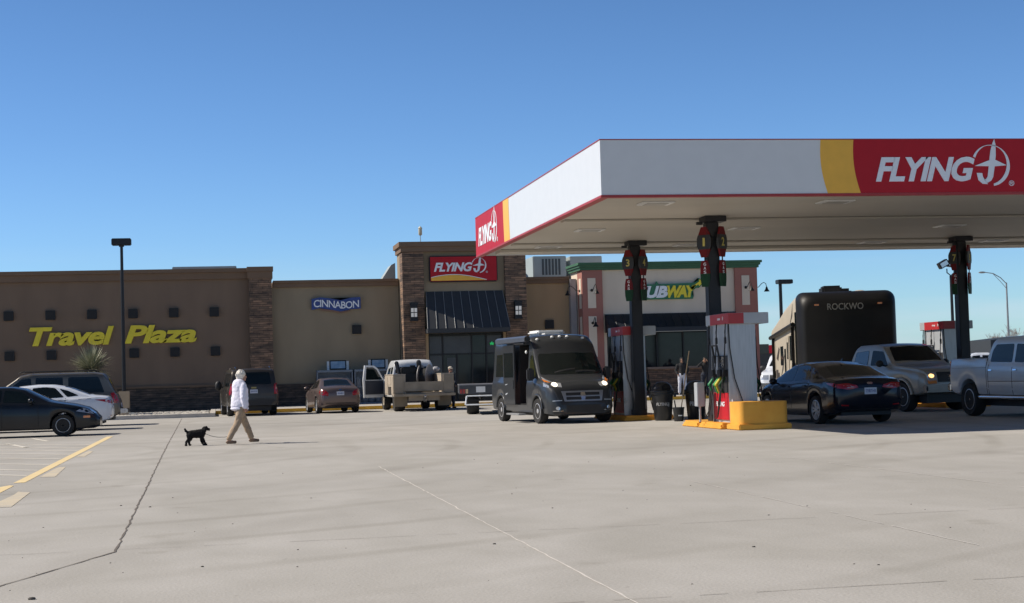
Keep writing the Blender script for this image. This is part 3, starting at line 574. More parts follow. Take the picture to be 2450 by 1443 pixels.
# dispensers
STEEL = mat('brushed_steel', (.42, .43, .44), .42, .75, .1, 4, stretch=(9, 9, .5)); STEELL = mat('panel_light_grey', (.42, .44, .46), .5, .2, .06, 3)
VALR = mat('valance_red', (.40, .03, .035), .4)
def dispenser(x, y, label):
    t = thing('fuel_dispenser', label, 'fuel dispenser', (x, y, .14), 0, 'fuel dispensers under the canopy')
    b = MB(); b.box(0, .66, 0, .05, 0, 2.24, .01); b.out('end_panel', STEEL, t); b = MB(); b.box(0.02, .64, 1.28, 1.33, 0, 2.24); b.out('end_panel', STEEL, t)
    b = MB(); b.box(.06, .6, .052, 1.278, .0, 2.24); b.out('cabinet', STEELL, t)
    for sx_ in (.02, .602): b = MB(); b.box(sx_, sx_+.038, .08, 1.25, .68, 1.52); b.out('pump_face', PLAST, t)
    for sx_ in (.03, .602): b = MB(); b.box(sx_, sx_+.028, .08, 1.25, .06, .672); b.out('lower_panel', RED, t)
    v = MB(); v.box(0, .95, -.1, 1.6, 2.225, 2.475, .01); v.b.transform(Matrix.Translation((-.0, 0, 0))); v = v.out('valance', STEELL, t)
    for q in ((-.004, -.001, -.1, 1.25, 2.23, 2.47), (-.004, .36, -.104, -.101, 2.23, 2.47), (.951, .954, .25, 1.6, 2.23, 2.47)): b = MB(); b.box(*q); link('red_stripe', b.b, VALR, v)
    mb = MB(); jet_logo(mb, 0, 0, .1/400, -.004, -.001); tt = text_bm('FLYING', -.15, .07, 0, .05, .003, .03, .28); mb.merge(tt); mb.b.transform(Matrix.Translation((-.005, .55, 2.33)) @ Matrix.Rotation(R(-90), 4, 'Z')); link('letters', mb.b, LOGOW, v)
    mb = MB(); jet_logo(mb, .2, 0, .22/400, -.004, -.001); tt = text_bm('FLYING', -.45, .2, 0, .11, .003, .03, .28); mb.merge(tt); mb.b.transform(Matrix.Translation((.026, .65, .36)) @ Matrix.Rotation(R(-90), 4, 'Z')); link('letters', mb.b, LOGOW, t)
    # both fuelling sides: screens, nozzles, hoses
    for s_ in (-1, 1):
        fx = .02 if s_ < 0 else .64; d = s_
        b = MB(); b.box(min(fx, fx+d*.02), max(fx, fx+d*.02), .35, .75, 1.25, 1.5); b.out('screen', GLASSB, t)
        b = MB(); b.box(min(fx, fx+d*.015), max(fx, fx+d*.015), .8, 1.05, 1.1, 1.5); b.out('card_reader', STEELL, t)
        for (yy, mt_) in ((.22, SGRN), (.5, mat('nozzle_yellow', (.5, .42, .03), .6)), (.62, mat('nozzle_green', (.03, .28, .06), .6)), (1.02, mat('nozzle_dark_green', (.01, .2, .07), .5))):
            b = MB(); b.cap((fx+d*.06, yy, 1.0), (fx+d*.16, yy, .86), .035, .045, 8); b.cap((fx+d*.16, yy, .86), (fx+d*.1, yy, .68), .03, .022, 8); b.cap((fx+d*.06, yy, 1.0), (fx+d*.03, yy, 1.12), .02, .015, 8); b.out('nozzle', mt_, t, smooth=50)
            b = MB(); b.box(min(fx, fx+d*.09), max(fx, fx+d*.09), yy-.045, yy+.045, 1.04, 1.2, .01); b.out('nozzle_boot', PLAST, t)
        for yy, y2 in ((.1, .3), (.75, 1.0), (1.32, .9)):
            b = MB(); b.tube([(fx+d*.03, yy, 2.24), (fx+d*.05, yy, 1.9), (fx+d*.08, yy+.02, 1.3), (fx+d*.2, yy+.03, .5), (fx+d*.25, (yy+y2)/2, .12), (fx+d*.22, y2-.05, .3), (fx+d*.14, y2, .72)], .014, 7); b.out('hose', RUBBER, t, smooth=60)
            b = MB(); b.lathe([(.012, 1.78), (.03, 1.8), (.03, 1.92), (.012, 1.95), (.018, 2.05), (.012, 2.1)], 8, c=(fx+d*.045, yy, 0)); b.out('breakaway', PLAST, t)
    b = MB(); b.tube([(.02, -.03, 2.24), (.03, -.04, 1.7), (.12, -.05, 1.0), (.3, -.05, .45), (.34, -.04, .1)], .013, 7); b.out('hose', RUBBER, t, smooth=60)
    b = MB(); b.box(-.40, -.22, 1.15, 1.4, .36, .92, .012); b.box(-.33, -.29, 1.25, 1.29, 0, .36); b.out('towel_box', STEELL, t)
    b = MB(); b.tube([(-.05, .45, 1.35), (-.12, .45, 1.75), (-.12, .8, 1.75), (-.05, .8, 1.35)], .025, 7); b.out('hose_hook', PLAST, t, smooth=50)
    return t
dispenser(11.36, 34.56, 'nearest fuel dispenser, steel end panel under a red and white valance'); dispenser(11.15, 43.25, 'second fuel dispenser, shaded behind the black column of pumps 3 and 4')
dispenser(21.75, 45.4, 'farthest fuel dispenser, seen beyond the beige pickup truck roof')

# bins, bucket
BIN = mat('bin_black', (.02, .02, .021), .35, 0, .1)
def bin_(x, y, label, txt):
    t = thing('litter_bin', label, 'litter bin', (x, y, 0), R(-15), 'black domed litter bins'); t.scale = (1.09, 1.09, 1.05)
    b = MB(); b.lathe([(.2, 0), (.215, .03), (.265, .66), (.29, .68), (.29, .71), (.265, .72)], 28); b.out('body', BIN, t, smooth=40)
    b = MB(); b.lathe([(.285, .721), (.295, .74), (.29, .77), (.26, .79), (.245, .85), (.2, .93), (.12, .99), (.0, 1.01)], 28); lid = b.out('lid', BIN, t, smooth=50)
    b = MB(); b.prism([(-.11, .8), (.11, .8), (.115, .86), (.08, .93), (0, .955), (-.08, .93), (-.115, .86)], -.262, -.16); b.b.transform(Matrix.Rotation(R(22), 4, 'Z')); link('opening', b.b, mat('bin_hole', (.004, .004, .004), .9), lid)
    b = MB(); b.box(-.34, -.27, -.05, .05, .6, .69, .01); b.box(.27, .34, -.05, .05, .6, .69, .01); b.out('handle', BIN, t)
    tt = text_bm(txt, -.17, .17, 0, .11, .004, .03, .2 if txt == 'FLYING' else 0)
    for v in tt.verts:
        a = v.co.x/.25; rr = .245+.0-v.co.y*1; v.co = Vector((math.sin(a)*rr, -math.cos(a)*rr, v.co.z+.36))
    link('letters', tt, mat('bin_lettering', (.4, .4, .4), .5), t)
bin_(11.92, 42.05, 'black domed litter bin with fuel brand lettering, right of the shaded dispenser', 'FLYINGJ')
bin_(12.9, 42.2, 'black domed litter bin half hidden behind the nearest dispenser', 'PILOT')
t = thing('bucket', 'small black window washing bucket between the two litter bins', 'bucket', (12.05, 41.0, 0))
b = MB(); b.lathe([(.12, 0), (.125, .02), (.15, .33), (.16, .34), (.16, .37), (.145, .37), (.12, .05), (0, .05)], 20); b.out('pail', BIN, t, smooth=40)
b = MB(); b.box(-.05, .05, -.152, -.14, .14, .17); b.out('tag', LOGOW, t)
WOOD = mat('pole_wood', (.52, .36, .2), .7, 0, .15, 20)
b = MB(); b.tube([(12.08, 41.0, .08), (12.40, 41.02, 1.86)], .014, 8); tag(b.out('squeegee_pole', WOOD, smooth=40), 'long wooden squeegee pole leaning in the black bucket', 'pole')
b = MB(); b.tube([(12.02, 41.02, .06), (11.96, 41.05, .56)], .018, 8); b.box(11.9, 12.1, 41.0, 41.04, .05, .1); tag(b.out('squeegee', PLAST), 'short black handled squeegee standing in the bucket', 'squeegee')

# ------------------------------------------------------------------ lamps and poles
t = thing('street_lamp', 'tall black lamp with box head on a beige concrete base before the lettered wall', 'street lamp', (-3.78, 68.5, 0))
b = MB(); b.box(-.22, .22, -.22, .22, 0, 1.12, .02); b.out('base', mat('lamp_base', (.42, .33, .23), .85, 0, .08, 3), t); b = MB(); b.tube([(0, 0, 1.12), (0, 0, 7.25)], [.085, .06], 12); b.out('pole', BLACK, t, smooth=40)
b = MB(); b.box(-.4, .4, -.25, .25, 7.22, 7.5, .03); b.box(-.1, .1, -.1, .1, 7.16, 7.22); b.out('lamp_head', BLACK, t)
t = thing('street_lamp', 'black lamp with box head rising behind the camping trailer', 'street lamp', (32.95, 90, 0)); b = MB(); b.tube([(0, 0, 0), (0, 0, 6.3)], .1, 10); b.out('pole', BLACK, t, smooth=40); b = MB(); b.box(-.2, .7, -.3, .3, 6.25, 6.5, .03); b.out('lamp_head', BLACK, t)
t = thing('floodlight_pole', 'black pole with twin floodlights on a U bracket', 'floodlight', (36.5, 75, 0)); b = MB(); b.tube([(0, 0, 0), (0, 0, 5.7)], [.09, .07], 10); b.out('pole', BLACK, t, smooth=40)
b = MB(); b.tube([(-.2, 0, 6.05), (-.2, 0, 5.85), (0, 0, 5.7), (.2, 0, 5.85), (.2, 0, 6.1)], .03, 7); b.out('bracket', BLACK, t, smooth=40)
for dx, a in ((-.42, R(-28)), (.06, R(8))):
    b = MB(); b.box(-.26, .26, -.15, .15, -.16, .16, .02); b.b.transform(Matrix.Translation((dx, -.05, 6.28)) @ Matrix.Rotation(a, 4, 'Y')); b.mi = 0; o = b.out('floodlight', BLACK, t)
    b = MB(); b.box(-.2, .2, -.162, -.152, -.11, .11); b.b.transform(Matrix.Translation((dx, -.05, 6.28)) @ Matrix.Rotation(a, 4, 'Y')); link('lens', b.b, CLEARL, o)
t = thing('highway_lamp', 'distant tall thin galvanised highway lamp with curved arm', 'street lamp', (79, 150, 0)); GAL = mat('galvanised', (.3, .31, .32), .5, .5)
b = MB(); b.tube([(0, 0, 0), (0, 0, 9.2)], [.14, .08], 8); b.out('pole', GAL, t, smooth=40); b = MB(); b.tube([(0, 0, 9.1), (-.6, 0, 9.7), (-1.4, 0, 10.15), (-2.4, 0, 10.3)], .045, 6); b.tube([(0, 0, 8.6), (-.7, 0, 9.4), (-1.4, 0, 10.1)], .03, 5); b.out('arm', GAL, t, smooth=40)
b = MB(); b.ball((-2.6, 0, 10.28), .2, (2, .8, .5), 10); b.out('lamp_head', GAL, t, smooth=60)

# far store and far things
t = thing('far_store', 'distant low store with dark green and bright red fascia', 'store', (52.2, 140, 0))
b = MB(); b.box(-12, 5, 0, 14, 0, 2.6); b.out('wall', mat('far_wall', (.06, .06, .06), .8), t); b = MB(); b.box(-12, -2.3, -.1, 14, 2.602, 3.45); b.out('fascia', mat('far_green', (.07, .08, .065), .7), t)
b = MB(); b.box(-2.298, 5, -.12, 14, 2.602, 3.35); b.out('fascia', mat('far_red', (.75, .01, .03), .6), t)
BARK = mat('bare_bark', (.27, .23, .21), .9)
def bare_tree(x, y, h, seed, label):
    rg = random.Random(seed); t = thing('bare_tree', label, 'tree', (x, y, 0), 0, 'leafless trees on the skyline')
    b = MB(); b.tube([(0, 0, 0), (.1, 0, h*.3)], [.22, .16], 7); b.out('trunk', BARK, t); b = MB()
    def br(p, d, L, r, n):
        q = p+d*L; b.tube([p, (p+q)/2+Vector((rg.uniform(-.1, .1)*L,)*3)*.5, q], [r, r*.8, r*.6], 4)
        if n:
            for _ in range(3 if n > 1 else 4):
                dd = (d+Vector((rg.uniform(-.8, .8), rg.uniform(-.8, .8), rg.uniform(-.3, .6)))).normalized(); br(q, dd, L*rg.uniform(.6, .85), r*.55, n-1)
    for _ in range(5): br(Vector((.1, 0, h*.28)), Vector((rg.uniform(-.7, .7), rg.uniform(-.7, .7), 1)).normalized(), h*.24, .1, 4)
    b.out('crown', BARK, t)
for i, (x, y, h) in enumerate([(77.5, 150, 4.3), (80.5, 152, 4.8), (84, 150, 4.9), (87.5, 155, 5.0)]):
    bare_tree(x, y, h, 31+i, 'leafless tree on the skyline between column and pickup cab, %s from the left' % nm[i])
t = thing('tipper_trailer', 'distant dark box body of a parked tipper trailer right of the column', 'trailer', (62.4, 120, 0))
b = MB(); b.hexa([(-1.4, -1.2, 1.2), (1.5, -1.2, 1.2), (1.5, 3.5, 1.2), (-1.4, 3.5, 1.2), (-1.4, -1.2, 3.0), (1.6, -1.2, 3.25), (1.6, 3.5, 3.25), (-1.4, 3.5, 3.0)]); b.out('box_body', mat('tipper_dark', (.03, .035, .04), .6), t)
b = MB(); b.box(-1.2, 1.3, -1, 3.3, .7, 1.198); b.out('chassis', BLACK, t)
for sx_ in (-1, 1.1):
    b = MB(); b.lathe([(.5, -.15), (.5, .15)], 18, 'x', (sx_, 2.2, .5)); b.out('wheel', RUBBER, t)

# ------------------------------------------------------------------ yucca in the planter
t = thing('yucca', 'spiky grey green yucca in front of the lettered wall', 'yucca', (-5.25, 70.5, .09))
b = MB(); b.tube([(0, 0, 0), (.02, 0, .8), (0, 0, 1.75)], [.16, .14, .12], 10); b.out('trunk', mat('yucca_trunk', (.16, .12, .08), .95, 0, .3, 8), t, smooth=50)
rg = random.Random(11); b = MB(); bs = [MB(), MB()]
for i in range(620):
    th = rg.uniform(0, 2*math.pi); el = math.asin(rg.uniform(-.25, 1)); L = rg.uniform(.85, 1.25)*(1 if el > 0 else .8); w = rg.uniform(.012, .022)
    d = Vector((math.cos(th)*math.cos(el), math.sin(th)*math.cos(el), math.sin(el))); s_ = d.cross(Vector((0, 0, 1))).normalized(); c0 = Vector((0, 0, 1.95)) + d*.12
    droop = Vector((0, 0, -.10*L*math.cos(el)))
    p = [c0, c0+d*L*.5+droop*.2, c0+d*L+droop*1.4]
    ws = [w, w*1.1, .001]; q = bs[i % 2]; vs_ = []
    for pp, w_ in zip(p, ws): vs_ += [pp-s_*w_, pp+s_*w_]
    q._new(vs_, [(0, 1, 3, 2), (2, 3, 5, 4)])
bs[0].out('leaves', mat('yucca_leaf', (.19, .21, .13), .6, 0, .3, 6), t, recalc=False); bs[1].out('leaves', mat('yucca_leaf_dry', (.33, .33, .24), .7, 0, .3, 6), t, recalc=False)

# ------------------------------------------------------------------ vehicles
def ev(keys, x, s=.03):
    def f(q):
        if q <= keys[0][0]: return keys[0][1]
        for (a, va), (c, vc) in zip(keys, keys[1:]):
            if q <= c: return va+(vc-va)*(q-a)/(c-a) if c > a else vc
        return keys[-1][1]
    if s == 0: return f(x)
    return (f(x-s)+2*f(x-s*.5)+3*f(x)+2*f(x+s*.5)+f(x+s))/9
class Body:
    def __init__(s, P):
        s.P = P; L = P['L']; n = int(L/.045)
        xs = [0, .008, .02, .035]+[.05+(L-.1)*k/n for k in range(n+1)]+[L-.035, L-.02, L-.008, L]
        for q in P.get('cuts', []): xs += [q-.012, q+.012]
        xs = sorted(xs); rings = []; sm = P.get('sm', .05)
        for x in xs:
            zt = ev(P['top'], x, sm); zs = min(ev(P['belt'], x, sm), zt-.004); w = ev(P['wid'], x, .03); zb = ev(P['bot'], x, .03)
            for ax in (P['xr'], P['xf']):
                d = abs(x-ax)
                if d < P['arch']: zb = max(zb, P['wz']+math.sqrt(P['arch']**2-d*d))
            zb = min(zb, zs-.05); slope = abs(ev(P['top'], x+.08, sm)-ev(P['top'], x-.08, sm))/.16
            dz = zt-zs; cr = min(dz*.6, P.get('crown', .05)+min(slope, 1.2)*P.get('bulge', .10)); ze = zt-cr
            h = zs-zb; pts = [(0, zb), (w-.10, zb), (w-.035, zb+min(.03, h*.1)), (w-.008, zb+.22*h), (w, zb+.5*h), (w-.006, zb+.78*h), (w-.035, zb+.95*h), (w-.055, zs)]
            t = P.get('tumble', .28); rr = min(P.get('rc', .09), dz*.4); w0 = w-.06; hu = max(0, ze-zs)
            yt = max(.1, w0-t*hu)
            for q in (.25, .5, .75): pts.append((w0-t*hu*q*.98, zs+(hu-rr*.5)*q if hu > rr else zs+hu*q))
            pts.append((yt+.005, ze-rr*.35)); pts.append((yt-rr*.25, ze-rr*.02)); yi = yt-rr
            for q in (.0, .3, .6, .85, 1):
                y = yi*(1-q); pts.append((y, ze+(zt-ze)*(1-(y/max(yt, .01))**2)))
            rings.append((x, pts))
        n = len(rings[0][1]); b = bmesh.new(); V = []
        for x, pts in rings:
            row = [b.verts.new((x, y, z)) for y, z in pts] ; row2 = [row[0]]+[b.verts.new((x, -y, z)) for y, z in pts[1:-1]]+[row[-1]]; V.append((row, row2))
        for (a, a2), (c, c2) in zip(V, V[1:]):
            for i in range(n-1):
                for p, q, fl in ((a, c, 0), (a2, c2, 1)):
                    f = [p[i], q[i], q[i+1], p[i+1]]; f = f if not fl else f[::-1]
                    f2 = []; [f2.append(v) for v in f if v not in f2]
                    if len(f2) > 2:
                        try: b.faces.new(f2)
                        except ValueError: pass
        for (row, row2) in (V[0], V[-1]): b.faces.new(row+row2[1:-1][::-1])
        bmesh.ops.recalc_face_normals(b, faces=b.faces[:]); s.b = b; s.cx = (P['xr']+P['xf'])/2
        s.bvh = BVHTree.FromBMesh(b); s.L = L
    def finish(s, root, mt, name='body'):
        b = s.b.copy(); b.transform(Matrix.Translation((-s.cx, 0, 0))); s.root = root
        s.body = link(name, b, mt, root, smooth=38); return s.body
    def decal(s, name, poly, plane, mt, off=.006, parent=None, side=1, seg=.12, fallback=None, round_=0):
        """poly in (x,z) for side, (x,y) for top, (y,z) for front/rear; wrapped on to the body"""
        D = {'side': Vector((0, -side, 0)), 'top': Vector((0, 0, -1)), 'front': Vector((-1, 0, 0)), 'rear': Vector((1, 0, 0))}[plane]
        if round_:
            q = []
            for i, p in enumerate(poly):
                a = Vector(poly[i-1]); p = Vector(p); c = Vector(poly[(i+1) % len(poly)]); r = min(round_, (a-p).length*.4, (c-p).length*.4)
                p1 = p+(a-p).normalized()*r; p2 = p+(c-p).normalized()*r
                for t in (0, .33, .67, 1): q.append(tuple(p1*(1-t)**2+p*2*t*(1-t)+p2*t*t))
            poly = q
        def P3(a, c): return {'side': Vector((a, 4*side, c)), 'top': Vector((a, c, 5)), 'front': Vector((s.L+3, a, c)), 'rear': Vector((-3, a, c))}[plane]
        b = bmesh.new(); f = b.faces.new([b.verts.new((p[0], p[1], 0)) for p in poly]); bmesh.ops.triangulate(b, faces=[f])
        for _ in range(3):
            ed = [e for e in b.edges if e.calc_length() > seg]
            if not ed: break
            bmesh.ops.subdivide_edges(b, edges=ed, cuts=1, use_grid_fill=False); bmesh.ops.triangulate(b, faces=b.faces[:])
        last = 0; miss = []
        for v in b.verts:
            o = P3(v.co.x, v.co.y); h = s.bvh.ray_cast(o, D)
            if h[0] is None: miss.append((v, o)); continue
            last = (h[0]-o).dot(D); v.co = h[0]-D*off
        for v, o in miss: v.co = o+D*(last-off)
        b.normal_update(); r = bmesh.ops.extrude_face_region(b, geom=b.faces[:])
        for v in [g for g in r['geom'] if isinstance(g, bmesh.types.BMVert)]: v.co += D*(off+.006)
        bmesh.ops.recalc_face_normals(b, faces=b.faces[:]); b.transform(Matrix.Translation((-s.cx, 0, 0)))
        return link(name, b, mt, parent or s.root)

def wheel(root, x, y, r, w, side, rim=.66, spokes=5, rmat=RIM, steer=0, style='alloy'):
    b = MB(); h = w/2; ri = r*rim
    b.lathe([(ri, -h*.8), (r*.93, -h), (r*.985, -h*.7), (r, -h*.3), (r, h*.3), (r*.985, h*.7), (r*.93, h), (ri, h*.8), (ri*.97, h*.5), (ri*.97, -h*.5)], 32, 'y')
    o = b.out('wheel', RUBBER, root, smooth=40); o.location = (x, y, r); o.rotation_euler = (0, 0, steer)
    b = MB(); s = side
    b.lathe([(ri*1.0, s*h*.82), (ri*.93, s*h*.86), (ri*.88, s*h*.5)], 32, 'y', caps=False)
    if style == 'steel':
        b.lathe([(ri*.9, s*h*.4), (ri*.75, s*h*.55), (ri*.45, s*h*.62), (ri*.3, s*h*.8), (ri*.05, s*h*.85)], 24, 'y')
    else:
        for k in range(spokes):
            a = 2*math.pi*k/spokes
            for da in ((-.13, .13) if spokes <= 6 and style == 'twin' else (0,)):
                c1, s1 = math.cos(a+da*.5), math.sin(a+da*.5); c2, s2 = math.cos(a+da*2), math.sin(a+da*2); wd = ri*(.10 if style == 'twin' else .17)
                p = [(c1*ri*.12, s1*ri*.12), (c2*ri*.93, s2*ri*.93)]; nx, nz = -s1*wd, c1*wd
                v = []
                for yy in (s*h*.45, s*h*.72):
                    v += [(p[0][0]-nx*.8, yy, p[0][1]-nz*.8), (p[1][0]-nx, yy, p[1][1]-nz), (p[1][0]+nx, yy, p[1][1]+nz), (p[0][0]+nx*.8, yy, p[0][1]+nz*.8)]
                b.hexa(v)
        b.lathe([(ri*.24, s*h*.4), (ri*.22, s*h*.76), (ri*.1, s*h*.8)], 16, 'y')
    b.out('rim', rmat, o, smooth=35)
    b = MB(); b.lathe([(ri*.9, s*h*.1), (ri*.9, s*h*.3)], 24, 'y'); b.out('brake_disc', PLAST, o)
    return o
def mirror(root, x, y, z, side, mt, big=1., dz=.0):
    b = MB(); b.ball((x, y+side*.13*big, z+.03), .1*big, (.75, 1.05, .85 if big < 1.2 else 1.5), 14); b.tube([(x+.02, y-side*.04, z-.04), (x, y+side*.1*big, z)], .022*big, 6)
    return b.out('wing_mirror', mt, root, smooth=60)
def plate_letters(root, M, txt):
    t = text_bm(txt, -.12, .12, -.035, .035, .002, .01); t.transform(M); link('plate_text', t, PLATEC, root)
def car(name, label, loc, rz, P, mt, group=None, cat='car'):
    t = thing(name, label, cat, loc, rz, group); B = Body(P); B.finish(t, mt); cx = B.cx; w = max(q[1] for q in P['wid'])
    b = MB(); b.box(.25-cx, P['L']-.3-cx, -w+.3, w-.3, .2+P.get('lift', 0), .5+P.get('lift', 0)); b.out('underbody', PLAST, t)
    r = P['r']; tw = P.get('tw', .21)
    for ax, n in ((P['xr'], 0), (P['xf'], 1)):
        for s in (1, -1): wheel(t, ax-cx, s*(w-tw/2-.015), r, tw, s, P.get('rim', .66), P.get('spokes', 5), P.get('rmat', RIM), style=P.get('style', 'alloy'))
    for s in (1, -1):
        for i, poly in enumerate(P['win']): B.decal('side_window', poly, 'side', P.get('gl', GLASS), .004, side=s, round_=.05)
        for poly in P.get('seams', []): B.decal('door_seam', poly, 'side', mat('seam_black', (.008, .008, .008), .7), .002, side=s)
        for (x, z) in P.get('handles', []): B.decal('door_handle', [(x, z-.015), (x+.16, z-.015), (x+.17, z+.012), (x, z+.02)], 'side', P.get('hmat', mt), .028, side=s, seg=.3)
        if 'head' in P: B.decal('headlight', P['head'] if s > 0 else [(-a, c) for a, c in P['head']], 'front', CLEARL, .006)
        if 'headside' in P: B.decal('headlight_side', P['headside'], 'side', CLEARL, .005, side=s)
        if 'tail' in P: B.decal('tail_light', P['tail'] if s > 0 else [(-a, c) for a, c in P['tail']], 'rear', REDL, .007)
        if 'tailside' in P: B.decal('tail_light_side', P['tailside'], 'side', REDL, .006, side=s)
        if 'sill' in P: B.decal('sill_trim', P['sill'], 'side', PLAST, .006, side=s)
        if 'amber' in P: B.decal('side_marker', P['amber'], 'side', AMBER, .006, side=s)
        mx_, my_, mz_ = P['mirror']; mirror(t, mx_-cx, s*my_, mz_, s, P.get('mmat', mt), P.get('msize', 1))
    B.decal('windscreen', P['ws'], 'top', P.get('gl', GLASS), .004, round_=.06)
    if 'rw' in P: B.decal('rear_window', P['rw'], 'top', P.get('gl', GLASS), .004, round_=.06)
    if 'rwr' in P: B.decal('rear_window', P['rwr'], 'rear', P.get('gl', GLASS), .005, round_=.06)
    for k, pl, poly, m_ in P.get('extra', []): B.decal(k, poly, pl, m_, .007)
    if 'plate' in P:
        a, z = P['plate']; B.decal('number_plate', [(a-.15, z-.075), (a+.15, z-.075), (a+.15, z+.075), (a-.15, z+.075)], 'rear', PLATE, .015, seg=.5)
        h = B.bvh.ray_cast(Vector((-3, a, z)), Vector((1, 0, 0)))[0]
        if h: plate_letters(t, Matrix.Translation((h.x-cx-.016-.006, a, z)) @ Matrix.Rotation(R(-90), 4, 'Z'), P.get('ptxt', '6YKL471'))
    t['_b'] = 1; del t['_b']; return t, B
def sideseam(x0, z0, x1, z1, w=.010): return [(x0-w, z0), (x0+w, z0), (x1+w, z1), (x1-w, z1)]

SEDAN = dict(L=4.87, xr=1.07, xf=3.92, r=.335, wz=.335, arch=.375, tw=.225, rim=.70, spokes=5, style='twin',
    top=[(0, .82), (.02, .98), (.08, 1.05), (.3, 1.08), (.55, 1.105), (.75, 1.18), (1.25, 1.37), (1.75, 1.46), (2.25, 1.475), (2.8, 1.43), (3.2, 1.30), (3.78, 1.03), (4.2, .95), (4.6, .84), (4.8, .70), (4.87, .55)],
    belt=[(0, .80), (.1, .97), (.5, 1.02), (1.2, 1.01), (2.5, .96), (3.4, .93), (3.8, .93), (4.2, .86), (4.6, .74), (4.87, .52)],
    wid=[(0, .66), (.03, .76), (.12, .84), (.4, .89), (1.1, .925), (3.6, .925), (4.2, .9), (4.55, .82), (4.75, .70), (4.85, .56), (4.87, .5)],
    bot=[(0, .45), (.06, .33), (.4, .24), (.8, .19), (4.2, .19), (4.6, .2), (4.87, .26)], tumble=.52, rc=.10, crown=.04, bulge=.09,
    win=[[(2.42, 1.02), (3.38, .99), (3.22, 1.10), (2.86, 1.29), (2.48, 1.355)], [(1.42, 1.055), (2.34, 1.02), (2.39, 1.36), (2.0, 1.385), (1.7, 1.35)], [(.98, 1.10), (1.33, 1.06), (1.58, 1.33), (1.32, 1.26)]],
    ws=[(2.86, -.50), (3.70, -.66), (3.78, -.35), (3.79, 0), (3.78, .35), (3.70, .66), (2.86, .50), (2.8, 0)], rw=[(.66, -.56), (1.42, -.46), (1.44, 0), (1.42, .46), (.66, .56), (.62, 0)],
    seams=[sideseam(2.38, .3, 2.40, 1.0), sideseam(1.42, .52, 1.38, 1.02), sideseam(3.42, .3, 3.46, .95), [(.6, .985), (3.5, .895), (3.5, .905), (.6, .997)]],
    handles=[(2.5, .88), (1.55, .9)], head=[(.42, .66), (.72, .70), (.80, .80), (.66, .80), (.44, .74)], tail=[(.30, .84), (.55, .80), (.80, .84), (.86, .93), (.56, .95), (.34, .90)],
    tailside=[(.03, .84), (.42, .93), (.5, .955), (.2, .955), (.05, .92)], sill=[(.75, .20), (4.2, .2), (4.2, .25), (.75, .25)], mirror=(3.22, .88, .98), plate=(0, .76),
    extra=[('tail_lens', 'rear', [(.40, .858), (.56, .835), (.66, .85), (.66, .90), (.5, .905)], mat('tail_clear', (.55, .35, .35), .2, .3)), ('tail_lens', 'rear', [(-.40, .858), (-.56, .835), (-.66, .85), (-.66, .90), (-.5, .905)], mat('tail_clear', (.55, .35, .35), .2, .3)), ('trim', 'rear', [(-.6, .36), (.6, .36), (.62, .31), (-.62, .31)], PLAST), ('reflector', 'rear', [(.55, .45), (.72, .46), (.72, .43), (.55, .42)], REDL), ('reflector', 'rear', [(-.55, .45), (-.72, .46), (-.72, .43), (-.55, .42)], REDL),
           ('grille', 'front', [(-.42, .58), (.42, .58), (.36, .40), (-.36, .40)], PLAST), ('badge', 'rear', [(-.08, .94), (-.05, .965), (.05, .965), (.08, .94), (.05, .915), (-.05, .915)], CHROME)])
def var(P, **k): q = dict(P); q.update(k); return q
DARKBL = paint('dark_blue', (.010, .013, .022), .3, .22); PWHITE = paint('white', (.70, .73, .78), .0, .3); PBLK = paint('black', (.012, .014, .018), .2, .3, .3)
PSIL = paint('silver', (.52, .55, .585), .3, .36); PPEW = paint('pewter', (.33, .305, .27), .3, .36); PGREY = paint('van_grey', (.030, .033, .037), .1, .36); PBRN = paint('mauve_brown', (.15, .115, .11), .5, .38)
PGOLD = paint('taupe', (.15, .135, .115), .5, .4); PSUB = paint('grey_brown', (.06, .052, .045), .55, .38, .12)
# dark sedan refuelling
sed, SB = car('sedan', 'dark blue sedan refuelling beside the nearest dispenser, rear towards the camera', (14.62, 37.15, 0), R(93.5), var(SEDAN, ptxt='7YBT143'), DARKBL)
b = MB(); b.hexa([(-1.1, -.012, 1.455), (-.98, -.012, 1.46), (-.98, .012, 1.46), (-1.1, .012, 1.455), (-1.12, -.004, 1.52), (-1.08, -.004, 1.52), (-1.08, .004, 1.52), (-1.12, .004, 1.52)]); b.out('roof_fin', DARKBL, sed)
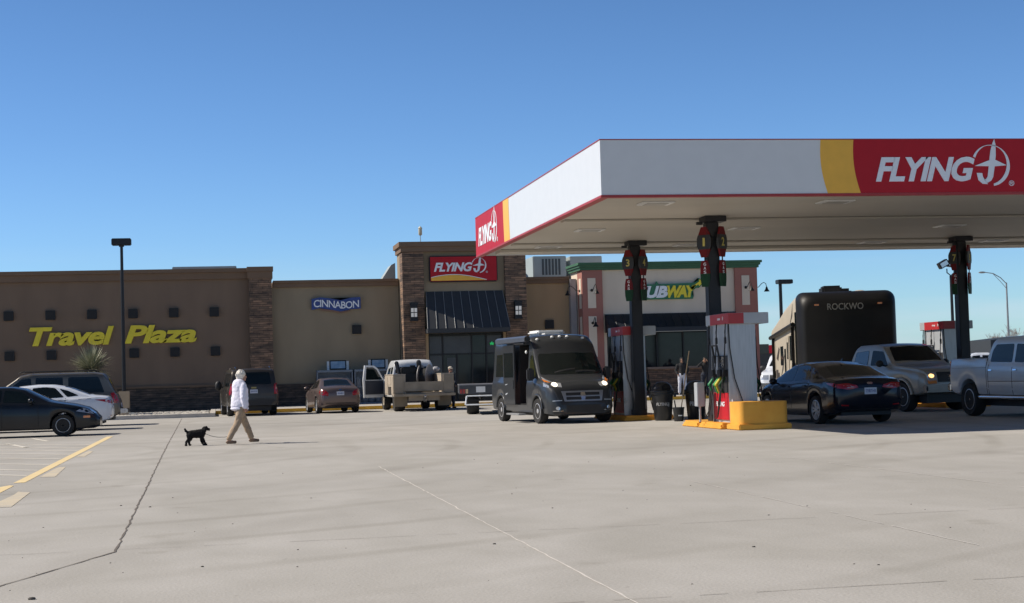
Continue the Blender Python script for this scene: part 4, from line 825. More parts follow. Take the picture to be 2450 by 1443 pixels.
# white sedan and black sedan on the left
car('sedan', 'white fastback sedan parked between the black sedan and the dark minivan', (-5.74, 52.4, 0), R(180), var(SEDAN, ptxt='4JTR205'), PWHITE)
COMP = var(SEDAN, L=4.45, xr=.85, xf=3.47, r=.31, wz=.31, arch=.345, tw=.2, style='alloy', spokes=5, rmat=RIM, rim=.64,
    top=[(0, .78), (.02, .95), (.1, 1.04), (.45, 1.08), (.85, 1.28), (1.2, 1.40), (1.6, 1.43), (2.1, 1.425), (2.45, 1.36), (3.12, 1.03), (3.3, .985), (3.8, .90), (4.15, .80), (4.35, .66), (4.45, .5)],
    belt=[(0, .76), (.1, .96), (.5, .99), (2, .95), (3.1, .92), (3.5, .86), (4.1, .74), (4.45, .48)],
    wid=[(0, .64), (.05, .76), (.2, .83), (.8, .86), (3.2, .86), (3.8, .84), (4.15, .75), (4.35, .62), (4.45, .48)], bot=[(0, .42), (.3, .26), (.7, .2), (3.9, .2), (4.3, .2), (4.45, .26)],
    win=[[(1.86, .99), (2.75, .96), (2.58, 1.10), (2.36, 1.27), (1.9, 1.33)], [(1.02, 1.01), (1.79, .995), (1.82, 1.34), (1.4, 1.34), (1.16, 1.27)]],
    ws=[(2.42, -.50), (3.05, -.62), (3.12, 0), (3.05, .62), (2.42, .50), (2.38, 0)], rw=[(.5, -.5), (1.0, -.45), (1.0, .45), (.5, .5)],
    seams=[sideseam(1.83, .28, 1.84, .98), sideseam(2.82, .3, 2.8, .92), sideseam(1.0, .7, .98, 1.0)], handles=[(1.92, .83), (1.1, .85)], head=[(.36, .62), (.62, .62), (.70, .75), (.45, .72)],
    headside=[(3.82, .69), (4.3, .60), (4.28, .68), (4.0, .79)], tail=[(.45, .8), (.72, .8), (.74, .95), (.5, .95)], tailside=[(.04, .8), (.3, .82), (.2, .95), (.05, .94)], sill=[(.7, .205), (3.1, .205), (3.1, .24), (.7, .24)],
    amber=[(4.02, .50), (4.20, .50), (4.20, .56), (4.02, .56)], mirror=(2.62, .82, .98), plate=(0, .7), extra=[('grille', 'front', [(-.35, .56), (.35, .56), (.3, .42), (-.3, .42)], PLAST)])
blk, BB = car('sedan', 'black compact sedan nearest the camera at the left edge, nose pointing right', (-5.53, 47.0, 0), 0, COMP, PBLK)
# brown sedan at the kerb
CIV = var(SEDAN, L=4.5, xr=.95, xf=3.62, r=.315, wz=.315, arch=.35, style='alloy', spokes=6,
    top=[(0, .75), (.02, .95), (.08, 1.03), (.35, 1.07), (.7, 1.14), (1.2, 1.35), (1.6, 1.43), (2.1, 1.44), (2.5, 1.38), (3.3, 1.05), (3.7, .95), (4.2, .82), (4.42, .66), (4.5, .5)],
    belt=[(0, .73), (.1, .95), (.5, .99), (2, .95), (3.3, .92), (3.7, .86), (4.2, .74), (4.5, .48)], wid=[(0, .66), (.05, .76), (.2, .83), (.8, .875), (3.4, .875), (3.9, .85), (4.25, .74), (4.5, .5)],
    win=[[(2.0, .99), (2.95, .97), (2.7, 1.14), (2.45, 1.28), (2.05, 1.33)], [(1.12, 1.03), (1.93, 1.0), (1.96, 1.34), (1.6, 1.35), (1.3, 1.27)]],
    ws=[(2.5, -.48), (3.2, -.62), (3.28, 0), (3.2, .62), (2.5, .48), (2.45, 0)], rw=[(.62, -.58), (1.32, -.47), (1.34, 0), (1.32, .47), (.62, .58), (.58, 0)],
    seams=[sideseam(1.97, .28, 1.98, .98), sideseam(1.1, .6, 1.08, 1.0), sideseam(3.0, .3, 3.0, .93)], handles=[(2.1, .86), (1.2, .88)], head=[(.4, .6), (.68, .62), (.74, .75), (.5, .72)],
    tail=[(.50, .70), (.74, .74), (.80, .95), (.60, .93), (.48, .82)], tailside=[(.03, .74), (.26, .80), (.3, .95), (.1, .955)], mirror=(2.78, .84, .98), plate=(0, .80), ptxt='5KHD2',
    extra=[('trim', 'rear', [(-.6, .42), (.6, .42), (.6, .40), (-.6, .40)], PLAST), ('badge', 'rear', [(-.05, .92), (.05, .92), (.05, .98), (-.05, .98)], CHROME)])
civ, CB_ = car('sedan', 'dusty mauve brown sedan nosed against the yellow kerb with one tail light glinting', (4.72, 67.0, 0), R(95), CIV, PBRN)
# large dark SUV behind the walking woman
SUV = var(SEDAN, L=5.5, xr=1.15, xf=4.4, r=.39, wz=.39, arch=.45, tw=.26, sm=.03, rim=.62, spokes=6, style='alloy', tumble=.16, rc=.09, crown=.04, bulge=.05, crown_=1,
    top=[(0, .6), (.012, 1.1), (.12, 1.45), (.2, 1.72), (.3, 1.86), (.7, 1.915), (3.2, 1.915), (3.5, 1.86), (4.05, 1.36), (4.25, 1.27), (5.2, 1.13), (5.42, .98), (5.5, .75)],
    belt=[(0, .55), (.02, 1.02), (.2, 1.15), (4, 1.15), (4.3, 1.12), (5.2, 1.02), (5.5, .7)], wid=[(0, .88), (.03, .93), (.15, .98), (.5, 1.0), (4.8, 1.0), (5.3, .92), (5.5, .75)],
    bot=[(0, .42), (.3, .38), (5, .36), (5.5, .4)], win=[[(2.55, 1.2), (3.72, 1.2), (3.42, 1.68), (2.6, 1.72)], [(1.5, 1.2), (2.45, 1.2), (2.45, 1.72), (1.5, 1.72)], [(.42, 1.2), (1.4, 1.2), (1.4, 1.72), (.5, 1.72)]],
    ws=[(3.5, -.68), (3.98, -.8), (4.02, 0), (3.98, .8), (3.5, .68), (3.46, 0)], rw=None, rwr=[(-.70, 1.26), (.70, 1.26), (.64, 1.74), (-.64, 1.74)],
    seams=[sideseam(2.5, .4, 2.5, 1.15), sideseam(1.45, .75, 1.45, 1.15), sideseam(3.75, .4, 3.78, 1.14)], handles=[(2.65, 1.02), (1.6, 1.02)], head=[(.5, .85), (.85, .85), (.85, 1.02), (.5, 1.02)],
    tail=[(.80, .86), (.925, .86), (.92, 1.30), (.80, 1.24)], tailside=[(.02, .86), (.14, .86), (.16, 1.3), (.05, 1.3)], sill=[(.8, .38), (4.9, .38), (4.9, .46), (.8, .46)], mirror=(3.68, .96, 1.2), msize=1.35, mmat=PLAST, plate=(0, .98), ptxt='BX4 9128',
    extra=[('rear_bumper', 'rear', [(-.9, .42), (.9, .42), (.9, .66), (-.9, .66)], PLAST), ('tailgate_seam', 'rear', [(-.78, .68), (.78, .68), (.78, .69), (-.78, .69)], PLAST), ('badge', 'rear', [(-.1, 1.1), (.1, 1.1), (.1, 1.16), (-.1, 1.16)], mat('badge_gold', (.45, .32, .1), .3, .6))])
del SUV['rw']; SUV.pop('crown_')
suv, VB = car('large_suv', 'large grey brown SUV seen from behind, parked behind the walking woman', (1.28, 67.4, 0), R(94), SUV, PSUB, cat='suv')
b = MB()
for s in (-1, 1): b.tube([(-2.4, s*.68, 1.9), (-2.3, s*.68, 1.96), (.4, s*.66, 1.96), (.5, s*.66, 1.9)], .022, 6)
b.out('roof_rail', CHROME, suv)
VANL = var(SUV, L=4.85, xr=1.0, xf=3.75, r=.34, wz=.34, arch=.38, tw=.22, ptxt='TRL 88',
    top=[(0, .5), (.012, .8), (.15, 1.15), (.42, 1.70), (.55, 1.82), (.9, 1.87), (3.0, 1.87), (3.35, 1.80), (4.05, 1.32), (4.2, 1.22), (4.7, 1.0), (4.85, .7)],
    belt=[(0, .45), (.02, .75), (.2, 1.12), (4, 1.1), (4.3, 1.08), (4.7, .92), (4.85, .6)], wid=[(0, .84), (.03, .88), (.15, .92), (.5, .95), (4.2, .95), (4.6, .85), (4.85, .7)], bot=[(0, .4), (.3, .3), (4.6, .25), (4.85, .35)],
    win=[[(2.9, 1.15), (3.85, 1.16), (3.5, 1.48), (3.25, 1.66), (2.95, 1.7)], [(1.9, 1.15), (2.8, 1.15), (2.8, 1.7), (1.9, 1.7)], [(.52, 1.15), (1.72, 1.15), (1.72, 1.7), (.72, 1.7)]],
    ws=[(3.35, -.68), (4.02, -.8), (4.02, .8), (3.35, .68)], rwr=[(-.7, 1.1), (.7, 1.1), (.62, 1.62), (-.62, 1.62)], seams=[sideseam(2.85, .35, 2.85, 1.12), sideseam(1.8, .4, 1.8, 1.12)],
    tail=[(.78, .78), (.88, .78), (.86, 1.1), (.78, 1.1)], tailside=[(.06, .78), (.2, .78), (.32, 1.12), (.2, 1.14)], handles=[(3.0, .95), (1.95, .95)], mirror=(3.75, .92, 1.15), msize=1.1, plate=(0, .7), sill=[(.7, .27), (4.3, .27), (4.3, .33), (.7, .33)])
van0, _ = car('minivan', 'dark dusty minivan with roof rack parked beyond the white sedan', (-5.62, 57.3, 0), R(180), VANL, PGOLD, cat='minivan')
b = MB()
for s in (-1, 1): b.tube([(-1.6, s*.66, 1.86), (-1.5, s*.66, 1.92), (.9, s*.66, 1.92), (1.0, s*.66, 1.86)], .02, 6)
for x in (-1.2, -.3, .6): b.tube([(x, -.66, 1.92), (x, .66, 1.92)], .018, 6)
b.out('roof_rack', PLAST, van0)
b = MB(); b.box(-2.62, -2.3, -.8, .8, .42, .58, .03); b.box(-2.8, -2.6, -.04, .04, .36, .42); b.out('rear_bumper', CHROME, van0)

# pickups
def pickup(name, label, loc, rz, mt, cab0, cab1, L, xr, xf, lift=0., flare=False, group=None, **kw):
    z = lift
    P = var(SUV, L=L, xr=xr, xf=xf, r=.42, wz=.42, arch=.49, tw=.29, sm=.025, lift=lift, cuts=[cab0-.03, cab0], rim=.62, spokes=6, style='twin', tumble=.17, rc=.09, crown=.03, bulge=.04, rmat=RIM, gl=mat('tinted_glass', (.008, .010, .012), .12, 0, .1, spec=.16),
        top=[(0, 1.0+z), (.01, 1.37+z), (.1, 1.40+z), (cab0-.06, 1.40+z), (cab0-.03, 1.41+z), (cab0+.02, 1.60+z), (cab0+.13, 1.82+z), (cab0+.35, 1.90+z), (cab1-.9, 1.91+z), (cab1-.55, 1.84+z), (cab1, 1.37+z), (cab1+.2, 1.30+z), (L-.35, 1.20+z), (L-.1, 1.12+z), (L-.03, .95+z), (L, .7+z)],
        belt=[(0, .98+z), (.02, 1.34+z), (.2, 1.36+z), (cab0-.05, 1.36+z), (cab0+.1, 1.24+z), (cab1, 1.20+z), (L-.5, 1.08+z), (L-.1, .98+z), (L, .65+z)],
        wid=[(0, .90), (.02, .94), (.1, .97), (.5, .985), (xr, 1.0), (cab0-.1, .985), (cab0, .985), (xf, 1.0), (L-.3, .96), (L-.05, .88), (L, .8)], bot=[(0, .6+z), (.3, .48+z), (L-.5, .42+z), (L, .5+z)],
        win=kw['win'], ws=[(cab1-.55, -.66), (cab1-.08, -.8), (cab1-.02, 0), (cab1-.08, .8), (cab1-.55, .66), (cab1-.6, 0)], rwr=[(-.6, 1.46+z), (.6, 1.46+z), (.56, 1.74+z), (-.56, 1.74+z)],
        seams=kw['seams'], handles=kw['handles'], tail=[(.84, .95+z), (.93, .95+z), (.93, 1.32+z), (.84, 1.32+z)], tailside=[(.005, .95+z), (.10, .95+z), (.12, 1.32+z), (.005, 1.32+z)],
        head=kw.get('head', [(.55, .86+z), (.88, .86+z), (.86, 1.04+z), (.55, 1.04+z)]), mirror=(cab1-.38, .97, 1.30+z), msize=1.15, mmat=PLAST, plate=(0, .8+z), sill=[(xr+.5, .44+z), (xf-.5, .44+z), (xf-.5, .48+z), (xr+.5, .48+z)], hmat=CHROME,
        extra=[('tailgate_seam', 'rear', [(-.78, .72+z), (.78, .72+z), (.78, .735+z), (-.78, .735+z)], PLAST)]+kw.get('extra', []))
    t, B = car(name, label, loc, rz, P, mt, group, 'pickup truck'); cx = B.cx
    b = MB(); b.box(-.13-cx, .02-cx, -.95, .95, .56+z, .76+z, .03); b.out('rear_bumper', CHROME, t)
    b = MB(); b.box(L-.14-cx, L+.10-cx, -.97, .97, .50+z, .72+z, .05); b.out('front_bumper', kw.get('bump', CHROME), t)
    # gap between bed and cab, bed floor visible from above
    for s in (1, -1): B.decal('bed_gap', [(cab0-.035, .5+z), (cab0-.012, .5+z), (cab0-.012, 1.38+z), (cab0-.035, 1.38+z)], 'side', PLAST, .003, side=s)
    b = MB(); b.box(.1-cx, cab0-.12-cx, -.86, .86, 1.401+z, 1.408+z); b.out('bed_cover', PLAST, t)
    if flare:
        for ax in (xr, xf):
            for s in (1, -1):
                m = MB(); m.tube([(ax-cx+.5*math.cos(a), s*.985, .42+.5*math.sin(a)) for a in [R(8+k*16.4) for k in range(11)]], .045, 8); m.out('wheel_flare', mt, t, smooth=60)
    for s in (1, -1): b = MB(); b.tube([(xr+.55-cx, s*.95, .42+z), (xf-.6-cx, s*.95, .42+z)], .05, 8); b.out('side_step', CHROME, t, smooth=60)
    return t, B
z = .06
silv, PB = pickup('pickup_truck', 'silver crew cab pickup truck cut off by the right edge of the picture', (19.55, 35.45, 0), R(-89), PSIL, 2.02, 4.70, 6.15, 1.05, 4.95, z,
    win=[[(3.3, 1.32), (4.4, 1.30), (4.1, 1.72), (3.33, 1.76)], [(2.12, 1.34), (3.18, 1.32), (3.2, 1.76), (2.35, 1.76), (2.18, 1.6)]], seams=[sideseam(3.24, .55, 3.24, 1.28), sideseam(2.08, .55, 2.08, 1.28), [(2.05, .86), (4.4, .86), (4.4, .875), (2.05, .875)], [(.1, 1.2), (2, 1.2), (2, 1.205), (.1, 1.205)]],
    handles=[(3.32, 1.14), (2.14, 1.14)])
z = .04
gmc, GB = pickup('pickup_truck', 'beige grey extended cab pickup truck facing the camera with amber lit headlight', (19.64, 44.27, 0), R(-80), PPEW, 2.1, 4.25, 5.8, 1.15, 4.72, z, flare=True,
    win=[[(3.1, 1.32), (4.0, 1.30), (3.7, 1.72), (3.15, 1.76)], [(2.2, 1.34), (2.95, 1.33), (2.98, 1.76), (2.3, 1.72)]], seams=[sideseam(3.04, .55, 3.04, 1.28)], handles=[(3.12, 1.12)], gl=GLASS, bump=mat('dark_chrome', (.16, .15, .15), .3, .7),
    head=[(.55, .90), (.90, .90), (.90, 1.10), (.55, 1.10)], extra=[('grille', 'front', [(-.52, .82), (.52, .82), (.52, 1.10), (-.52, 1.10)], PLAST), ('grille_badge', 'front', [(-.17, .90), (.17, .90), (.17, 1.02), (-.17, 1.02)], CHROME), ('fog_lens', 'front', [(.56, .78), (.9, .78), (.9, .87), (.56, .87)], AMBER), ('fog_lens', 'front', [(-.56, .78), (-.9, .78), (-.9, .87), (-.56, .87)], AMBER)])
for q_ in (-.70, .70): GB.decal('lit_bulb', [(q_+.085*math.cos(R(k*45)), 1.0+.055*math.sin(R(k*45))) for k in range(8)], 'front', LAMPON, .014)
GB.decal('quarter_glass', [(2.22, 1.33), (2.93, 1.32), (2.96, 1.75), (2.32, 1.71)], 'side', GLASSB, .006, side=-1)
pickup('pickup_truck', 'pale blue white pickup half hidden between the nearest dispenser and the camping trailer', (23.7, 63.5, 0), R(-70-90+40), PWHITE, 2.1, 4.3, 5.8, 1.2, 4.75, 0.,
    win=[[(3.1, 1.28), (4.0, 1.26), (3.7, 1.66), (3.15, 1.7)], [(2.2, 1.28), (2.95, 1.28), (2.98, 1.7), (2.3, 1.68)]], seams=[sideseam(3.04, .5, 3.04, 1.22)], handles=[(3.12, 1.06)], extra=[('grille', 'front', [(-.5, .78), (.5, .78), (.5, 1.04), (-.5, 1.04)], PLAST)])
pickup('pickup_truck', 'distant white pickup parked beyond the black column at the right', (59.2, 117, 0), R(160), PWHITE, 2.1, 4.3, 5.8, 1.2, 4.75, .1,
    win=[[(3.1, 1.38), (4.0, 1.36), (3.7, 1.76), (3.15, 1.8)], [(2.2, 1.38), (2.95, 1.38), (2.98, 1.8), (2.3, 1.78)]], seams=[sideseam(3.04, .6, 3.04, 1.32)], handles=[(3.12, 1.16)])

# camper van
VAN = dict(L=5.41, xr=1.0, xf=4.45, r=.345, wz=.345, arch=.41, tw=.23, sm=.03, rim=.64, style='steel', rmat=CHROME, tumble=.075, rc=.16, crown=.05, bulge=.10,
    top=[(0, .8), (.012, 2.0), (.05, 2.36), (.14, 2.44), (.4, 2.47), (3.35, 2.47), (3.6, 2.44), (3.85, 2.30), (4.08, 1.98), (4.58, 1.36), (4.72, 1.25), (5.05, 1.16), (5.28, 1.02), (5.37, .80), (5.41, .5)],
    belt=[(0, .7), (.02, 1.2), (4.2, 1.2), (4.6, 1.16), (5.05, 1.05), (5.3, .86), (5.41, .45)], wid=[(0, .96), (.02, .99), (.1, 1.02), (4.4, 1.025), (4.8, 1.0), (5.1, .95), (5.28, .86), (5.38, .74), (5.41, .66)],
    bot=[(0, .4), (.2, .32), (4.9, .26), (5.3, .22), (5.41, .26)])
t = thing('camper_van', 'dark grey high roof camper van with open sliding door and lit headlights', 'van', (9.42, 44.75, 0), R(-83.5))
VBd = Body(VAN); cx = VBd.cx
# cut the doorway (right side) as a real recess
cut = MB(); cut.box(2.62, 3.52, -1.3, .1, .5, 2.18); cutme = bpy.data.meshes.new('c'); bmesh.ops.recalc_face_normals(cut.b, faces=cut.b.faces[:]); cut.b.to_mesh(cutme)
bme = bpy.data.meshes.new('vb'); VBd.b.to_mesh(bme); ob = bpy.data.objects.new('vb', bme); oc = bpy.data.objects.new('vc', cutme); C.objects.link(ob); C.objects.link(oc)
md = ob.modifiers.new('b', 'BOOLEAN'); md.operation = 'DIFFERENCE'; md.object = oc; md.solver = 'EXACT'
res = evaluated(ob); bpy.data.objects.remove(ob); bpy.data.objects.remove(oc)
res.transform(Matrix.Translation((-cx, 0, 0))); VBd.root = t; link('body', res, PGREY, t, smooth=38)
for ax in (VAN['xr'], VAN['xf']):
    for s in (1, -1): wheel(t, ax-cx, s*.91, .345, .23, s, .62, 8, RIM, style='steel', steer=R(4) if ax > 3 else 0)
b = MB(); b.box(.3-cx, 5.1-cx, -.7, .7, .2, .38); b.out('underbody', PLAST, t)
INT = mat('cabin_dark', (.02, .018, .017), .9, 0, .2); CHERRY = mat('cabinet_cherry', (.33, .10, .045), .5, 0, .12, 6, stretch=(6, 6, 1))
b = MB(); b.box(2.64-cx, 3.5-cx, .02, .08, .52, 2.16); b.box(2.63-cx, 2.66-cx, -.9, .02, .52, 2.16); b.box(2.66-cx, 3.5-cx, -.94, .02, .505, .53); b.out('door_lining', INT, t)
b = MB(); b.box(3.28-cx, 3.38-cx, -.86, -.5, .532, 1.42, .01); b.out('cabinet_end', CHERRY, t)
b = MB(); b.ball((3.35-cx, -.93, 1.98), .05, (1, .7, 1), 10); b.out('door_lamp', LAMPW, t, smooth=60)
# slid-back door proud of the flank
b = MB(); b.box(1.55-cx, 2.66-cx, -1.085, -1.03, .50, 2.2, .015); sdoor = b.out('sliding_door', PGREY, t)
b = MB(); b.box(1.66-cx, 2.55-cx, -1.09, -1.086, 1.28, 1.98); link('side_window', b.b, GLASS, sdoor)
b = MB(); b.box(2.5-cx, 2.56-cx, -1.1, -1.086, .95, 1.2); link('handle', b.b, PLAST, sdoor)
b = MB(); b.tube([(2.62-cx, -1.05, 2.22), (3.5-cx, -1.04, 2.22)], .02, 6); b.out('door_rail', PLAST, t)
VD = lambda *a, **k: VBd.decal(*a, **k)
VD('side_window', [(3.68, 1.28), (4.32, 1.28), (4.12, 1.62), (3.94, 1.88), (3.68, 1.88)], 'side', GLASS, .004, side=-1, round_=.05); VD('side_window', [(3.68, 1.28), (4.32, 1.28), (4.12, 1.62), (3.94, 1.88), (3.68, 1.88)], 'side', GLASS, .004, side=1, round_=.05)
VD('side_window', [(.35, 1.3), (1.45, 1.3), (1.45, 1.95), (.35, 1.95)], 'side', GLASS, .004, side=-1, round_=.05); VD('side_window', [(.6, 1.3), (3.4, 1.3), (3.4, 1.95), (.6, 1.95)], 'side', GLASS, .004, side=1, round_=.05)
VD('windscreen', [(4.03, -.82), (4.48, -.90), (4.59, -.5), (4.62, 0), (4.59, .5), (4.48, .90), (4.03, .82), (4.10, .5), (4.13, 0), (4.10, -.5)], 'top', GLASS, .005, round_=.07)
for s in (1, -1):
    q = [(.56, .98), (.90, 1.04), (.955, 1.22), (.90, 1.28), (.72, 1.12), (.54, 1.10)]; h = VD('headlight', [(s*a, c) for a, c in q], 'front', CLEARL, .008)
    VD('headlight_side', [(4.88, 1.02), (5.14, .98), (5.1, 1.1), (4.78, 1.22)], 'side', CLEARL, .006, side=s)
    VD('lit_bulb', [(s*(.72+.075*math.cos(R(k*45))), 1.065+.06*math.sin(R(k*45))) for k in range(8)], 'front', mat('lit_lamp_white', (1, .84, .6), .3, emit=2.5), .02)
    VD('turn_signal', [(s*.80, 1.11), (s*.92, 1.14), (s*.92, 1.22), (s*.84, 1.17)], 'front', AMBER, .014)
    VD('fog_light', [(s*(.72+.055*math.cos(R(k*45))), .42+.05*math.sin(R(k*45))) for k in range(8)], 'front', CLEARL, .01)
    VD('bumper_slot', [(s*.58, .34), (s*.84, .34), (s*.84, .355), (s*.58, .355)], 'front', CHROME, .006)
    VD('bumper_seam', [(s*.60, .62), (s*.84, .61), (s*.84, .63), (s*.60, .64)], 'front', PSIL, .006)
    VD('door_seam', sideseam(3.58, .45, 3.58, 2.0), 'side', PLAST, .003, side=s); VD('door_seam', sideseam(4.62, .8, 4.5, 1.2), 'side', PLAST, .003, side=s)
    VD('body_moulding', [(1.45, .52), (2.6, .52), (2.6, .56), (1.45, .56)], 'side', PLAST, .012, side=s)
    m = MB(); yy = s*1.02; m.box(4.18-cx, 4.34-cx, min(yy, yy+s*.2), max(yy, yy+s*.2), 1.18, 1.52, .04); m.box(4.22-cx, 4.3-cx, min(yy-s*.1, yy), max(yy-s*.1, yy), 1.24, 1.28); mm = m.out('wing_mirror', PLAST, t, smooth=40)
    for q_ in ('xf', 'xr'): m = MB(); m.tube([(VAN[q_]-cx+.45*math.cos(a), s*1.0, .345+.45*math.sin(a)) for a in [R(8+k*16.4) for k in range(11)]], .035, 8); m.out('wheel_flare', PGREY, t, smooth=60)
gr = VD('grille', [(-.60, .88), (.60, .88), (.53, .60), (-.53, .60)], 'front', mat('grille_silver', (.35, .37, .41), .35, .7), .012)
for (a0, a1) in ((-.48, -.05), (.05, .48)):
    for (z0, z1) in ((.755, .835), (.64, .72)): VD('grille_opening', [(a0, z0), (a1, z0), (a1, z1), (a0, z1)], 'front', PLAST, .018, round_=.02)
VD('grille_badge', [(-.045, .64), (.045, .64), (.075, .74), (.06, .84), (-.06, .84), (-.075, .74)], 'front', CHROME, .024)
VD('lower_intake', [(-.5, .50), (.5, .50), (.46, .30), (-.46, .30)], 'front', PLAST, .006)
b = MB()
for y in (-.72, -.28, -.06, .16, .62):
    h = VBd.bvh.ray_cast(Vector((3.72, y, 5)), Vector((0, 0, -1)))[0]; b2 = MB(); b2.ball((3.72-cx, y, h.z+.02), .045, (1.2, 1.1, .8), 10); b2.out('marker_lamp', LAMPW, t, smooth=60)
b = MB(); b.box(1.9-cx, 2.85-cx, -.42, .42, 2.47, 2.60, .05); b.box(3.0-cx, 3.3-cx, -.35, .1, 2.46, 2.5, .01); b.out('roof_air_conditioner', WHITE, t, smooth=30)
AWB = mat('awning_case', (.10, .12, .16), .35, .3); b = MB(); b.prism([(-1.10, 2.27), (-1.01, 2.25), (-.97, 2.38), (-1.03, 2.43), (-1.11, 2.38)], .9-cx, 3.75-cx, 'yz'); aw = b.out('awning_case', AWB, t)
b = MB(); b.lathe([(.085, 0), (.085, .05)], 16, 'x', (3.755-cx, -1.03, 2.34)); link('end_cap', b.b, PLAST, aw)
b = MB(); b.box(2.2-cx, 3.4-cx, -1.22, -1.0, .22, .27, .01); b.out('side_step', mat('step_aluminium', (.5, .5, .5), .4, .7), t)
VD('wiper', [(4.52, -.5), (4.55, -.5), (4.50, .1), (4.48, .1)], 'top', PLAST, .02); VD('wiper', [(4.54, .1), (4.57, .1), (4.50, .7), (4.47, .7)], 'top', PLAST, .02)
tt = text_bm('travel', 1.62-cx, 1.9-cx, 1.07, 1.15, .004, .0, .3); tt.transform(Matrix.Translation((0, -1.086, 0)))
tt.free()
for i, (z0, z1) in enumerate(((1.06, 1.10), (.78, .84))):
    b = MB(); b.prism([(1.70-cx, z0), (1.85-cx, z0+.005), (2.0-cx, z1), (1.8-cx, z1-.01)], -1.0895, -1.0855); b.out('decal_stripe', PSIL, t)

# service truck with utility body
BEI = mat('utility_beige', (.42, .35, .27), .55, .05, .15, 1.5, col2=(.50, .43, .34)); DIRTY = mat('utility_beige_dusty', (.30, .25, .19), .8, 0, .2, 2)
TW = paint('cab_white', (.62, .63, .64), 0, .3)
PT = var(SUV, L=6.3, xr=1.2, xf=5.2, r=.42, wz=.42, arch=.0, tw=.28, sm=.025, cuts=[2.75], tumble=.2, rc=.12,
    top=[(2.7, 1.2), (2.715, 1.5), (2.8, 2.0), (3.0, 2.11), (4.2, 2.12), (4.5, 2.03), (5.0, 1.48), (5.2, 1.35), (6.0, 1.25), (6.25, 1.1), (6.3, .8)], belt=[(2.7, 1.1), (2.72, 1.26), (5, 1.24), (6, 1.12), (6.3, .75)],
    wid=[(2.7, .95), (2.8, .98), (5.5, 1.0), (6.1, .93), (6.3, .85)], bot=[(2.7, .55), (6.3, .55)])
class Cab(Body): pass
t = thing('service_truck', 'beige utility service truck with open driver door, seen from behind at the kerb', 'service truck', (8.12, 64.6, 0), R(91.5))
tcx = 1.2
xs0 = 2.7
PT2 = dict(PT); sh = 2.7
for k in ('top', 'belt', 'wid', 'bot'): PT2[k] = [(a-sh, v) for a, v in PT[k]]
PT2.update(L=3.6, xr=-5, xf=5.2-sh, arch=.5, cuts=[]); CBd = Body(PT2); CBd.cx = 1.2-sh; CBd.root = t
CBd.finish(t, TW, 'cab'); CBd.cx = 1.2-sh
for s in (1, -1):
    CBd.decal('side_window', [(.95, 1.3), (1.95, 1.3), (1.65, 1.75), (1.0, 1.8)], 'side', GLASS, .004, side=s, round_=.05); CBd.decal('side_window', [(.2, 1.32), (.82, 1.32), (.85, 1.8), (.3, 1.8)], 'side', GLASS, .004, side=s, round_=.05)
CBd.decal('rear_window', [(-.66, 1.34), (.66, 1.34), (.62, 1.80), (-.62, 1.80)], 'rear', GLASS, .005, round_=.05); CBd.decal('windscreen', [(1.8, -.68), (2.22, -.82), (2.22, .82), (1.8, .68)], 'top', GLASS, .005)
b = MB(); b.box(-1.0, 5.0, -.45, .45, .48, .66); b.out('chassis', PLAST, t)
for ax, yy in ((0, .86), (4.0, .84)):
    for s in (1, -1): wheel(t, ax, s*yy, .42, .3 if ax else .42, s, .55, 8, mat('dusty_rim', (.42, .37, .3), .7), style='steel')
# utility boxes both sides, wheel notch, tailgate, bumper
b = MB()
for s in (1, -1):
    y0_, y1_ = (.72, 1.22) if s > 0 else (-1.22, -.72)
    b.box(-1.05, -.5, y0_, y1_, .66, 1.46, .01); b.box(-.498, .498, y0_, y1_, 1.0, 1.459, .008); b.box(.5, 1.45, y0_, y1_, .66, 1.46, .01)
    b.box(-1.06, 1.46, y0_-.01, y1_+.01, 1.461, 1.50, .005)
ub = b.out('utility_boxes', BEI, t)
for s in (1, -1):
    for x0_, x1_, z0, z1 in ((-1.0, -.55, .72, 1.4), (-.45, .45, 1.08, 1.4), (.55, 1.4, .72, 1.4)):
        b = MB(); b.box(x0_, x1_, min(s*1.222, s*1.235), max(s*1.222, s*1.235), z0, z1, .004); link('box_door', b.b, BEI, ub)
b = MB(); b.box(-1.06, 1.4, -.719, .719, .66, .75); b.out('bed_floor', DIRTY, t)
b = MB(); b.box(-1.12, -1.062, -.80, .80, .8, 1.18, .01); b.box(-1.13, -1.07, -1.22, -.802, .72, 1.45, .01); b.box(-1.13, -1.07, .802, 1.22, .72, 1.45, .01); b.out('tailgate', DIRTY, t)
b = MB(); b.box(-1.35, -1.02, -1.24, 1.24, .60, .70, .015); b.box(-1.2, -1.05, -.62, .62, .42, .597); b.out('step_bumper', DIRTY, t)
b = MB(); b.box(-.75, -.72, .62, 1.16, .2, .6); b.out('mud_flap', mat('mudflap', (.22, .18, .13), .9), t); b = MB(); b.box(-.75, -.72, -1.16, -.62, .2, .6); b.out('mud_flap', mat('mudflap', (.22, .18, .13), .9), t)
b = MB(); b.box(-1.42, -1.2, -.05, .05, .38, .56); b.ball((-1.44, 0, .6), .05, seg=10); b.out('tow_hitch', CHROME, t)
b = MB(); b.box(1.3, 1.4, -.7, .7, .751, 1.55); b.out('headache_rack', DIRTY, t)
